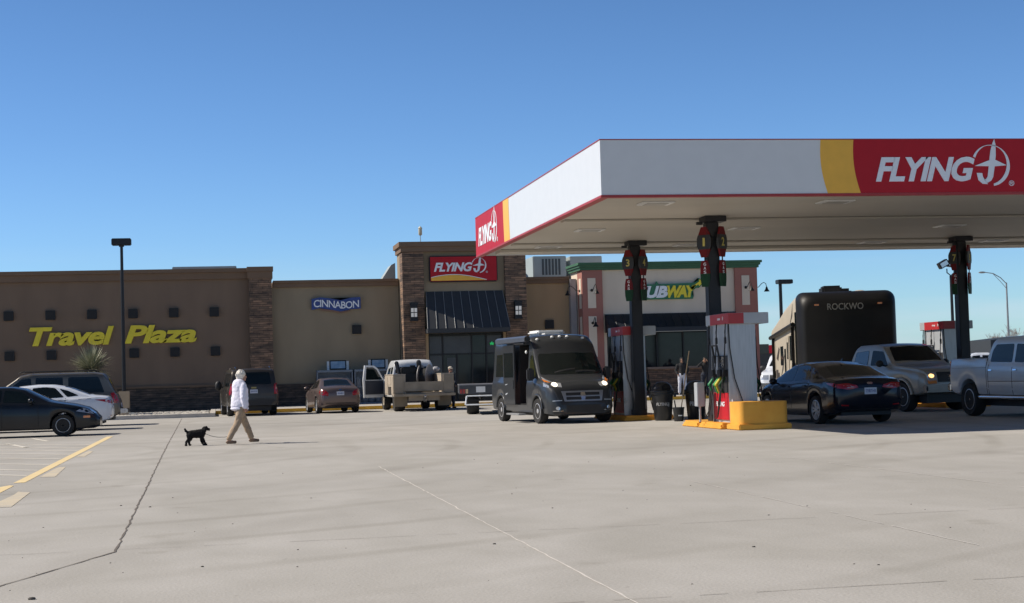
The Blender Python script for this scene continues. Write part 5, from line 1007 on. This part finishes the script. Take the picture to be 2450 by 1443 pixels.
# load in the bed
for nm_, lb_, lc in (('hose_reel', 'upright hose reel disc standing in the bed of the beige service truck', (8.42, 65.0, .75)),):
    q = thing(nm_, lb_, 'hose reel', lc, R(64)); b = MB(); b.lathe([(.55, -.2), (.56, -.17), (.2, -.165), (.2, .165), (.56, .17), (.55, .2)], 28, 'y', (0, 0, .57)); b.out('reel', mat('reel_grey', (.22, .21, .21), .6, .3), q, smooth=30)
    b = MB(); b.lathe([(.42, -.16), (.42, .16)], 24, 'y', (0, 0, .57)); b.out('hose', RUBBER, q)
q = thing('tool_bundle', 'black folded machinery bundle piled in the service truck bed', 'equipment', (7.75, 65.3, .75), R(91.5)); b = MB()
rg = random.Random(9)
b.box(-.5, .5, -.35, .5, .35, .75, .03); b.cap((-.3, .4, .7), (-.2, .5, 1.2), .07, .09, 8); b.cap((-.35, -.45, .3), (-.3, -.4, 1.22), .08, .1, 8); b.box(-.4, .3, -.2, .3, .75, 1.05, .05)
for _ in range(14): b.box(*(lambda x, y, z_: (x, x+.12, y, y+.2, z_, z_+.16))(rg.uniform(-.5, .3), rg.uniform(-.5, .4), rg.uniform(.5, 1.0)))
b.out('machinery', BLACK, q)
q = thing('sack_heap', 'crumpled grey white sacks heaped behind the hose reel', 'sack', (8.68, 65.6, 1.15), 0); b = MB()
for _ in range(9): b.ball((rg.uniform(-.2, .25), rg.uniform(-.2, .2), rg.uniform(0, .75)), rg.uniform(.07, .14), (1.2, 1, .8), 8)
link('sack', remeshed(b, .03, 2, .02, 12), mat('sack_grey', (.34, .34, .36), .8, 0, .3, 6), q)
# open driver door
b = MB(); dd = MB()
door = thing('x', 'x', 'x'); bpy.data.objects.remove(door)
dm = Matrix.Translation((3.72-.0, .98, 0)) @ Matrix.Rotation(R(-62), 4, 'Z')
def doorprism(poly, y0, y1): m = MB(); m.prism(poly, y0, y1); m.b.transform(dm); return m
m = doorprism([(-1.05, .55), (0, .55), (0, 1.28), (-.32, 1.78), (-.5, 1.9), (-.98, 1.92), (-1.08, 1.3)], -.03, .03); od = m.out('open_door', TW, t)
m = doorprism([(-.95, 1.3), (-.1, 1.3), (-.38, 1.72), (-.55, 1.83), (-.9, 1.84)], -.038, .038); bmesh.ops.recalc_face_normals(m.b, faces=m.b.faces[:]); link('window', m.b, GLASS, od)
m = doorprism([(-.98, .68), (-.06, .68), (-.06, 1.27), (-.98, 1.27)], -.05, -.031); bmesh.ops.recalc_face_normals(m.b, faces=m.b.faces[:]); link('door_card', m.b, mat('door_card', (.03, .035, .05), .7), od)
mirror(t, 3.75, 1.05, 1.3, 1, PLAST, 1.3)

# flatbed truck partly behind the van
t = thing('flatbed_trailer', 'dark grey flatbed trailer rear with white step frame, half hidden behind the camper van', 'flatbed trailer', (9.62, 55.8, 0), R(82)); FG = mat('flatbed_grey', (.075, .08, .09), .5, .3)
b = MB(); b.box(-1.1, 4.2, -1.2, 1.2, .72, 1.02, .01); b.out('bed', FG, t); b = MB(); b.box(-1.11, 4.2, -1.21, 1.21, 1.022, 1.06); b.out('deck_edge', mat('deck_edge', (.2, .2, .21), .5, .4), t)
b = MB(); b.box(-.9, 5.6, -.4, .4, .48, .7); b.out('chassis', PLAST, t)
for ax in (0, 1.0):
    for s in (1, -1): wheel(t, ax, s*.72, .42, .42, s, .5, 8, STEELRIM, style='steel')
for s in (1, -1):
    for k, m_ in ((0, REDL), (1, REDL), (2, mat('lens_cream', (.7, .5, .3), .3))):
        b = MB(); b.box(-1.125, -1.105, min(s*(1.1-k*.1), s*(1.18-k*.1)), max(s*(1.1-k*.1), s*(1.18-k*.1)), .75, .9); b.out('tail_light', m_, t)
b = MB(); b.box(-1.13, -1.11, .3, .62, .78, .98); b.out('number_plate', WHITE, t)
b = MB()
for p0, p1 in (((-1.2, .95, .66), (-1.3, 1.0, .36)), ((-1.3, 1.0, .36), (-1.3, -.1, .36)), ((-1.3, -.1, .36), (-1.2, -.15, .66)), ((-1.2, .95, .66), (-1.2, -.15, .66))): b.tube([p0, p1], .028, 6)
b.out('step_frame', LOGOW, t); b = MB(); b.box(-1.29, -1.18, -.08, .93, .48, .52); b.out('step', BLACK, t)

# camping trailer
t = thing('camping_trailer', 'tall dark fronted camping trailer with cream side behind the beige pickup', 'camping trailer', (19.92, 48.25, 0), R(-104.5)); t.scale = (1, 1, 1.045); TCRM = mat('trailer_cream', (.44, .385, .30), .45, 0, .05, 1); TDK = mat('trailer_dark', (.011, .010, .009), .45, 0, .25, 1.2, spec=.22); TDK2 = mat('trailer_stripe', (.05, .04, .035), .5)
prof = [(0, .55), (.05, 1.6), (-.05, 2.4), (-.35, 3.2), (-.75, 3.52), (-1.6, 3.56), (-10, 3.35), (-10, .75), (-1.6, .75), (-1.2, .55)]
def toploc(x): return 3.55-.0*x
H = 1.55
def loftx(secs, b): # secs: list of (x,[(y,z)...]) closed
    n = len(secs[0][1]); V = [[b.verts.new((x, y, z_)) for y, z_ in pts] for x, pts in secs]
    for a, c in zip(V, V[1:]):
        for i in range(n): b.faces.new([a[i], a[(i+1) % n], c[(i+1) % n], c[i]])
    b.faces.new(V[0]); b.faces.new(V[-1][::-1])
def sec(h, w, zt, zb=.7, r=.25):
    pts = [(-w, zb), (w, zb)]
    for k in range(6): a = R(90*k/5); pts.append((w-r+r*math.cos(a), zt-r+r*math.sin(a)))
    for k in range(6): a = R(90+90*k/5); pts.append((-w+r+r*math.cos(a), zt-r+r*math.sin(a)))
    return pts
b = bmesh.new(); loftx([(-10, sec(0, H, 2.75)), (-8, sec(0, H, 2.95)), (-5, sec(0, H, 3.3)), (-2.2, sec(0, H, 3.52)), (-.9, sec(0, H, 3.58)), (-.55, sec(0, H, 3.55))], b)
bmesh.ops.recalc_face_normals(b, faces=b.faces[:]); link('body', b, TCRM, t, smooth=30)
b = bmesh.new(); loftx([(-.95, sec(0, H+.015, 3.60)), (-.5, sec(0, H+.02, 3.58, .7, .3)), (-.25, sec(0, H-.02, 3.52, .7, .36)), (-.08, sec(0, H-.10, 3.42, .7, .4)), (0, sec(0, H-.22, 3.28, .75, .42))], b)
bmesh.ops.recalc_face_normals(b, faces=b.faces[:]); link('front_cap', b, TDK, t, smooth=50)
lt = text_bm('ROCKWO', -.66, .48, 3.0, 3.2, .01, .01, 0, 1.0)
for v in lt.verts: v.co = Vector((.005-v.co.y, v.co.x*1, v.co.z))
lt2 = lt; lt2.transform(Matrix.Translation((.0, 0, 0))); bmesh.ops.reverse_faces(lt2, faces=lt2.faces[:]); link('letters', lt2, mat('trailer_lettering', (.30, .28, .24), .5, .2), t)
for y in (-1.0, 1.0): b = MB(); b.box(-.02, .03, y-.07, y+.07, 3.14, 3.19); b.out('marker_lamp', AMBER, t)
b = MB(); b.box(-3.0, -2.0, -.55, .1, 3.5, 3.84, .06); b.out('roof_air_conditioner', BLACK, t); b = MB(); b.box(-4.4, -3.3, -.3, .6, 3.4, 3.8, .08); b.out('roof_vent', BLACK, t)
b = MB(); b.ball((-2.6, .75, 3.55), .3, (1.3, 1, .5), 12); b.out('satellite_dome', TCRM, t, smooth=60)
b = MB(); b.tube([(-5.0, -.9, 3.25), (-5.0, -.9, 3.55), (-4.6, -.9, 3.6)], .02, 5); b.box(-5.6, -4.7, -.95, -.7, 3.28, 3.34); b.out('antenna', WHITE, t)
# near (passenger) side: awning rail and arms, windows, door, stripes; side facing -Y local
s = -1; yb = -H
b = MB(); b.tube([(-9.6, yb-.08, 2.35), (-1.4, yb-.08, 2.62)], .075, 8); b.box(-1.7, -1.6, yb-.12, yb-.02, .9, 2.6); b.box(-8.7, -8.6, yb-.12, yb-.02, .9, 2.4); b.out('awning', TDK, t)
for (x0_, x1_, z0, z1, m_, n_) in [(-2.6, -2.15, 1.05, 2.35, TDK2, 'window'), (-5.2, -4.7, 1.1, 1.9, GLASS, 'window'), (-9.4, -8.9, 1.25, 1.9, GLASS, 'window'), (-9.3, -8.7, .8, 1.15, TDK2, 'hatch'), (-7.6, -7.2, .85, 1.1, TDK2, 'hatch'), (-1.45, -1.0, 1.35, 3.0, GLASS, 'window'), (-3.3, -2.85, 1.5, 2.3, GLASS, 'window'), (-6.6, -5.6, 1.35, 2.0, GLASS, 'window'), (-8.4, -7.7, .8, 1.2, TDK2, 'hatch'), (-2.6, -1.8, .8, 1.0, TDK2, 'hatch')]:
    b = MB(); b.box(x0_, x1_, yb-.012, yb-.001, z0, z1, .004); b.out(n_, m_, t)
b = MB(); b.box(-4.3, -3.55, yb-.02, yb-.001, .9, 2.3, .008); dr = b.out('door', TCRM, t); b = MB(); b.box(-4.1, -3.75, yb-.026, yb-.021, 1.55, 2.1); link('window', b.b, GLASS, dr); b = MB(); b.box(-4.27, -4.24, yb-.024, yb-.021, .95, 2.25); b.box(-3.6, -3.57, yb-.024, yb-.021, .95, 2.25); link('edge', b.b, TDK2, dr)
for pts in ([(-6.8, .9), (-5.8, 1.2), (-5.2, 1.75), (-5.6, 1.6), (-6.3, 1.15)], [(-3.3, .95), (-2.7, 1.5), (-1.9, 1.75), (-2.2, 1.6), (-2.9, 1.1)], [(-3.2, 2.6), (-2.2, 2.9), (-2.0, 3.3), (-2.4, 3.0)], [(-8.2, 1.6), (-7.2, 2.0), (-6.9, 1.9), (-7.6, 1.5)], [(-2.0, .95), (-1.75, 1.4), (-1.0, 1.5), (-1.5, 1.25)]):
    b = MB(); b.prism(pts, yb-.006, yb-.001); b.out('stripe', TDK2, t)
b = MB(); b.box(-9.9, -.8, yb-.03, -yb+.03, .62, .76); b.out('skirt', TDK2, t)
for ax in (-5.6, -6.5):
    for s in (1, -1): wheel(t, ax, s*1.15, .36, .24, s, .55, 6, STEELRIM, style='steel')
b = MB(); b.tube([(1.2, 0, .52), (-.8, .8, .55)], .05, 6); b.tube([(1.2, 0, .52), (-.8, -.8, .55)], .05, 6); b.tube([(1.0, 0, 0), (1.0, 0, .9)], .04, 6); b.out('drawbar', BLACK, t)
b = MB(); b.lathe([(.16, .56), (.17, .8), (.1, .9)], 12, c=(.4, .2, 0)); b.lathe([(.16, .56), (.17, .8), (.1, .9)], 12, c=(.4, -.2, 0)); b.out('gas_bottle', WHITE, t, smooth=40)

# ------------------------------------------------------------------ people and dog
def hand(mb, wrist, d, side, curl=.5, s=1.):
    """palm plus five fingers; d = direction the hand points, side = thumb direction"""
    d = Vector(d).normalized(); sd_ = Vector(side).normalized(); nrm = d.cross(sd_).normalized(); w = Vector(wrist)
    pc = w+d*.045*s; mb.cap(w, w+d*.03*s, .026*s, .033*s, 10)
    for k, off in enumerate((-.027, -.009, .009, .027)):
        b0 = w+d*.075*s+sd_*off*s; mb.cap(w+d*.02*s+sd_*off*.8*s, b0, .017*s, .012*s, 8)
        L = (.055, .065, .062, .05)[3-k]*s; a = b0+(d*math.cos(curl)+nrm*math.sin(curl))*L*.5; c = a+(d*math.cos(curl*2.1)+nrm*math.sin(curl*2.1))*L*.5
        mb.cap(b0, a, .0095*s, .009*s, 7); mb.cap(a, c, .009*s, .0075*s, 7)
    t0 = w+d*.03*s+sd_*.03*s; t1 = t0+(d*.6+sd_*.8).normalized()*.035*s; mb.cap(t0, t1, .013*s, .011*s, 7); mb.cap(t1, t1+(d*.9+sd_*.3+nrm*.3).normalized()*.028*s, .011*s, .009*s, 7)
def person(label, loc, rz, J, M, H=1.65, female=False, hair='short', name='person'):
    """J: joints in local metres (x forward, y left, z up)"""
    t = thing(name, label, 'person', loc, rz); V_ = {k: Vector(v) for k, v in J.items()}
    sk = MB(); hd = V_['head']; f = Vector((math.cos(J2.get('turn', 0)), math.sin(J2.get('turn', 0)), 0)) if (J2 := M) else None
    lf = Vector((-f.y, f.x, 0))
    # head, neck, face
    sk.ball(hd+Vector((0, 0, .02)), .098, (.95, .80, 1.12), 20); sk.ball(hd+f*.03+Vector((0, 0, -.055)), .068, (1, .85, .95), 14)
    sk.cap(hd+f*.085+Vector((0, 0, .02)), hd+f*.108+Vector((0, 0, -.022)), .009, .014, 8)            # nose
    for s in (1, -1):
        sk.ball(hd+lf*s*.078+Vector((0, 0, -.01)), .024, (.7, .35, 1.2), 8)                          # ears
        sk.ball(hd+f*.082+lf*s*.03+Vector((0, 0, .032)), .016, (1, 1, .5), 8)                       # brow
    sk.ball(hd+f*.088+Vector((0, 0, -.055)), .016, (.7, 1.3, .5), 8); sk.ball(hd+f*.075+Vector((0, 0, -.085)), .02, (1, 1, .8), 8)
    sk.cap(hd+Vector((0, 0, -.06))-f*.015, V_['neck'], .052, .058, 12)
    sk.cap(V_['neck']+Vector((0, 0, -.04)), V_['chest'], .08, .1, 12); sk.cap(V_['chest'], V_['pelvis'], .1, .1, 12)
    for s, k in ((1, 'l'), (-1, 'r')):
        sk.cap(V_['neck']+Vector((0, 0, -.05)), V_['sh_'+k], .05, .05, 10); sk.cap(V_['sh_'+k], V_['el_'+k], .045, .038, 10); sk.cap(V_['el_'+k], V_['wr_'+k], .038, .026, 10)
        d = (V_['wr_'+k]-V_['el_'+k]).normalized(); hand(sk, V_['wr_'+k], M.get('hd_'+k, d), M.get('th_'+k, f), M.get('curl', .6))
        sk.cap(V_['pelvis'], V_['hip_'+k], .09, .09, 10); sk.cap(V_['hip_'+k], V_['kn_'+k], .07, .05, 10); sk.cap(V_['kn_'+k], V_['an_'+k], .048, .034, 10)
        ft = M.get('ft_'+k, f); ft = Vector(ft).normalized(); sk.cap(V_['an_'+k]+Vector((0, 0, -.035)), V_['an_'+k]+ft*.13+Vector((0, 0, -.055)), .032, .028, 8)
    link('body', remeshed(sk, .009, 3), M['skin'], t)
    for s in (1, -1):
        e = MB(); e.ball(hd+f*.083+lf*s*.031+Vector((0, 0, .014)), .0125, (1, 1, .8), 8); e.out('eye', mat('eye_dark', (.02, .015, .01), .2), t, smooth=60)
    # top: torso + sleeves as one garment
    g = MB(); w = M.get('girth', 1.)
    g.cap(V_['neck']+Vector((0, 0, -.05)), V_['chest']+Vector((0, 0, .06)), .075, .1*w, 14)
    for q, rr, sc_ in M['torso']: g.ball(V_['pelvis']+Vector(q), rr, sc_, 18)
    for s, k in ((1, 'l'), (-1, 'r')):
        g.cap(V_['neck']+Vector((0, 0, -.06)), V_['sh_'+k], .062, .068, 12); g.cap(V_['sh_'+k], V_['el_'+k], .068*M.get('slv', 1), .057*M.get('slv', 1), 12); cuff = V_['el_'+k].lerp(V_['wr_'+k], M.get('cuff', .93)); g.cap(V_['el_'+k], cuff, .057*M.get('slv', 1), .042*M.get('slv', 1), 12)
    link(M.get('topname', 'pullover'), remeshed(g, .012, 22, .012, 7), M['top'], t)
    p = MB()
    for s, k in ((1, 'l'), (-1, 'r')):
        p.cap(V_['pelvis']+Vector((0, 0, .06)), V_['hip_'+k], .12*w, .112*w, 14); p.cap(V_['hip_'+k], V_['kn_'+k], .105*w, .078, 14)
        hem = V_['kn_'+k].lerp(V_['an_'+k], .93); p.cap(V_['kn_'+k], hem, .078, .066, 14)
    p.ball(V_['pelvis']+Vector((-.04, 0, 0)), .14*w, (1, 1.15, 1), 14)
    link('trousers', remeshed(p, .012, 8, .014, 8), M['legs'], t)
    for s, k in ((1, 'l'), (-1, 'r')):
        ft = Vector(M.get('ft_'+k, f)).normalized(); a = V_['an_'+k]; up_ = M.get('lift_'+k, 0)
        q = MB(); q.ball(a-ft*.02+Vector((0, 0, -.055)), .042, (1.1, .9, .7), 12); q.cap(a-ft*.02+Vector((0, 0, -.06)), a+ft*.15+Vector((0, 0, -.062-up_)), .038, .036, 10)
        me = remeshed(q, .008, 2)
        for v in me.vertices: v.co.z = max(v.co.z, a.z-.10) if up_ == 0 else v.co.z
        link('shoe', me, M['shoe'], t)
    h = MB()
    if hair == 'curly':
        rg = random.Random(5); h.ball(hd-f*.02+Vector((0, 0, .045)), .108, (1, .95, .98), 16)
        for _ in range(30):
            d = Vector((rg.gauss(0, 1), rg.gauss(0, 1), rg.gauss(.25, .8))).normalized()
            if d.dot(f) > .45 and d.z < .55 or d.z < -.75: continue
            h.ball(hd-f*.02+Vector((0, 0, .035))+Vector((d.x*.098, d.y*.092, d.z*.088)), rg.uniform(.024, .042), seg=8)
        h.ball(hd-f*.06+Vector((0, 0, -.02)), .078, (.8, .95, 1), 12); me = remeshed(h, .008, 4, .006, 38)
    elif hair == 'hood':
        h.ball(hd-f*.03+Vector((0, 0, .02)), .122, (.95, .9, 1.15), 16); h.cap(hd-f*.05+Vector((0, 0, -.07)), V_['neck']-f*.02, .09, .1, 12); me = remeshed(h, .012, 3)
    elif hair == 'hat':
        h.ball(hd-f*.01+Vector((0, 0, .07)), .105, (1, .9, .75), 14); h.ball(hd+f*.07+Vector((0, 0, .06)), .08, (1.1, .9, .12), 12); me = remeshed(h, .008, 2)
    else:
        h.ball(hd-f*.02+Vector((0, 0, .045)), .104, (1, .88, .98), 14); me = remeshed(h, .01, 2)
    link({'hat': 'cap', 'hood': 'hood'}.get(hair, 'hair'), me, M['hair'], t)
    return t
SKIN = mat('skin', (.42, .22, .15), .6, 0, .06, 8); SKIN2 = mat('skin_tan', (.30, .16, .10), .6, 0, .06, 8)
PULL = mat('pullover_white', (.74, .73, .84), .85, 0, .03, 5, bump=.4, bscale=25); KHAKI = mat('khaki', (.36, .265, .18), .85, 0, .07, 5, bump=.4, bscale=20)
HAIRW = mat('white_hair', (.74, .69, .61), .9, 0, .15, 30, bump=.6, bscale=90); SHOE = mat('tan_shoe', (.22, .14, .09), .7, 0, .15, 20)
# walking woman, heading away and to the right, right side towards the camera
TORSO_F = [((-.01, 0, .50), .12, (.95, 1.38, .7)), ((0, 0, .42), .145, (1.05, 1.30, .95)), ((.02, 0, .33), .155, (1.1, 1.22, .95)), ((.02, 0, .24), .16, (1.12, 1.2, .9)), ((.01, 0, .15), .168, (1.1, 1.2, .85)), ((0, 0, .06), .175, (1.1, 1.22, .8)), ((0, 0, -.0), .178, (1.1, 1.22, .62))]
wj = dict(pelvis=(0, 0, .86), hip_l=(.01, .10, .83), hip_r=(-.01, -.10, .83), kn_l=(.20, .10, .49), kn_r=(-.13, -.09, .47), an_l=(.36, .09, .125), an_r=(-.36, -.07, .12), chest=(.02, 0, 1.18), neck=(.03, 0, 1.36), head=(.07, 0, 1.50),
    sh_l=(.03, .17, 1.29), sh_r=(.0, -.17, 1.29), el_l=(.09, .24, 1.05), wr_l=(.26, .2, .92), el_r=(-.06, -.235, 1.04), wr_r=(-.02, -.24, .80))
wom = person('woman with white curly hair, white pullover and khaki trousers walking the black dog', (.50, 36.0, 0), R(34), wj,
    dict(skin=SKIN, top=PULL, legs=KHAKI, shoe=SHOE, hair=HAIRW, turn=R(-18), torso=TORSO_F, girth=1.05, slv=1.12, cuff=.95, curl=.9, th_r=(1, 0, 0)), hair='curly')
b = MB(); g = MB(); g.lathe([(.19, .80), (.192, .84), (.19, .88)], 20); 
hem = remeshed((lambda q: (q.ball((0, 0, .79), .182, (1.1, 1.2, .35), 18), q)[1])(MB()), .012, 2); link('pullover_hem', hem, PULL, wom)
b.b.free(); g.b.free()
# dog
t = thing('dog', 'small black curly dog trotting on a leash behind the woman', 'dog', (-.45, 36.0, 0), R(6))
class DMB(MB):
    def cap(s, a, b, ra, rb, seg=14): return MB.cap(s, a, b, ra*1.16+.003, rb*1.16+.003, seg)
d = DMB(); d.cap((-.13, 0, .255), (.10, 0, .265), .068, .082, 14); d.ball((.09, 0, .25), .085, (.9, .85, 1.0), 14); d.ball((-.15, 0, .26), .07, (1, .9, 1), 12)
d.cap((.13, 0, .28), (.175, 0, .355), .052, .045, 12); d.ball((.20, 0, .375), .052, (1.05, .95, .95), 14); d.cap((.225, 0, .365), (.275, 0, .345), .028, .020, 10); d.ball((.282, 0, .348), .016, seg=8)
for s in (1, -1): d.cap((.185, s*.042, .38), (.175, s*.052, .32), .018, .022, 8)
d.cap((-.19, 0, .29), (-.235, 0, .345), .022, .018, 8); d.cap((-.235, 0, .345), (-.245, 0, .37), .02, .017, 8)
# legs: front (wrist low), hind (knee forward, hock back)
for (sh_, k1, k2, ft) in [((.12, .04, .22), (.10, .042, .13), (.13, .042, .05), (.155, .042, .015)), ((.10, -.04, .22), (.14, -.042, .14), (.175, -.042, .07), (.20, -.042, .02))]:
    d.cap(sh_, k1, .036, .024, 8); d.cap(k1, k2, .024, .019, 8); d.cap(k2, ft, .019, .02, 8)
for (hp, kn, hk, ft) in [((-.15, .04, .23), (-.12, .045, .15), (-.17, .045, .09), (-.145, .045, .015)), ((-.17, -.04, .23), (-.17, -.045, .15), (-.225, -.045, .10), (-.235, -.045, .015))]:
    d.cap(hp, kn, .044, .028, 8); d.cap(kn, hk, .028, .019, 8); d.cap(hk, ft, .019, .018, 8); d.ball(Vector(ft)+Vector((.015, 0, 0)), .02, (1.2, 1, .7), 8)
me = remeshed(d, .007, 1, .014, 48)
for v in me.vertices: v.co.z = max(v.co.z, .002)
link('body', me, mat('black_fur', (.012, .011, .012), .85, 0, .4, 60, bump=.8, bscale=120, spec=.3), t)
b = MB(); b.lathe([(.052, -.012), (.056, 0), (.052, .012)], 20, c=(0, 0, 0)); b.b.transform(Matrix.Translation((.148, 0, .315)) @ Matrix.Rotation(R(28), 4, 'Y')); b.out('collar', mat('collar', (.05, .06, .12), .6), t, smooth=50)
W3 = lambda p: wom.matrix_basis @ Vector(p)
bpy.context.view_layer.update()
hl = wom.matrix_world @ Vector((.33, .21, .88)); cdg = t.matrix_world @ Vector((.17, -.0, .27))
b = MB(); pts = [cdg, Vector((-.12, 36.02, .20)), Vector((.08, 36.06, .165)), Vector((.28, 36.2, .20)), Vector((.5, 36.5, .45)), hl]
cu = []; 
for i in range(len(pts)-1):
    p0, p1, p2, p3 = pts[max(i-1, 0)], pts[i], pts[i+1], pts[min(i+2, len(pts)-1)]
    for k in range(6):
        u = k/6; cu.append(.5*((2*p1)+(-p0+p2)*u+(2*p0-5*p1+4*p2-p3)*u*u+(-p0+3*p1-3*p2+p3)*u**3))
cu.append(pts[-1]); b.tube(cu, .006, 6); tag(b.out('leash', mat('leash_grey', (.16, .15, .14), .7), smooth=60), 'thin slack leash between the black dog and the walking woman', 'leash')

stand = dict(pelvis=(0, 0, .95), hip_l=(0, .10, .92), hip_r=(0, -.10, .92), kn_l=(.02, .12, .52), kn_r=(.01, -.13, .52), an_l=(0, .13, .10), an_r=(-.02, -.15, .10), chest=(0, 0, 1.28), neck=(0, 0, 1.48), head=(.03, 0, 1.63),
    sh_l=(0, .20, 1.42), sh_r=(0, -.20, 1.42), el_l=(-.04, .29, 1.16), wr_l=(.1, .2, .98), el_r=(-.04, -.29, 1.16), wr_r=(.1, -.2, .98))
TORSO_M = [((0, 0, .50), .12, (.8, 1.45, .7)), ((0, 0, .42), .14, (.85, 1.30, .95)), ((0, 0, .32), .14, (.9, 1.15, .95)), ((0, 0, .22), .14, (.92, 1.1, .9)), ((0, 0, .12), .14, (.92, 1.12, .85)), ((0, 0, .03), .145, (.95, 1.12, .7))]
HOOD = mat('dark_hoodie', (.018, .018, .02), .9, 0, .2, 8, bump=.3); LT = mat('light_trousers', (.56, .58, .66), .85, 0, .08, 6, bump=.3); DKJ = mat('dark_jeans', (.02, .025, .04), .9, 0, .2, 6)
person('person in dark hooded jacket and pale trousers facing the pumps from the restaurant sidewalk', (21.75, 73.2, .15), R(-105), stand, dict(skin=SKIN2, top=HOOD, legs=LT, shoe=mat('shoe_pale', (.3, .28, .25), .7), hair=HOOD, turn=0, torso=TORSO_M, girth=1.05, slv=1.15), hair='hood')
arm = dict(stand); arm.update(el_l=(.16, .33, 1.36), wr_l=(.2, .12, 1.56), el_r=(.16, -.33, 1.36), wr_r=(.2, -.12, 1.56))
person('person in dark clothes with both hands raised to the face beside the restaurant window', (22.95, 73.4, .15), R(-100), arm, dict(skin=SKIN2, top=HOOD, legs=DKJ, shoe=BLACK, hair=mat('dark_hair', (.02, .015, .012), .8), turn=0, torso=TORSO_M, girth=1.1, slv=1.15), hair='short')
person('person with a pale cap standing at the far side of the service truck', (9.72, 66.9, 0), R(-60), stand, dict(skin=SKIN, top=mat('dark_shirt', (.03, .035, .05), .85), legs=DKJ, shoe=BLACK, hair=mat('cap_beige', (.5, .44, .36), .8), turn=0, torso=TORSO_M, girth=1.0), hair='hat')

for o in bpy.data.objects:
    if o.parent is None and o.type in ('MESH', 'EMPTY') and 'kind' not in o and 'label' not in o: print('UNTAGGED', o.name)
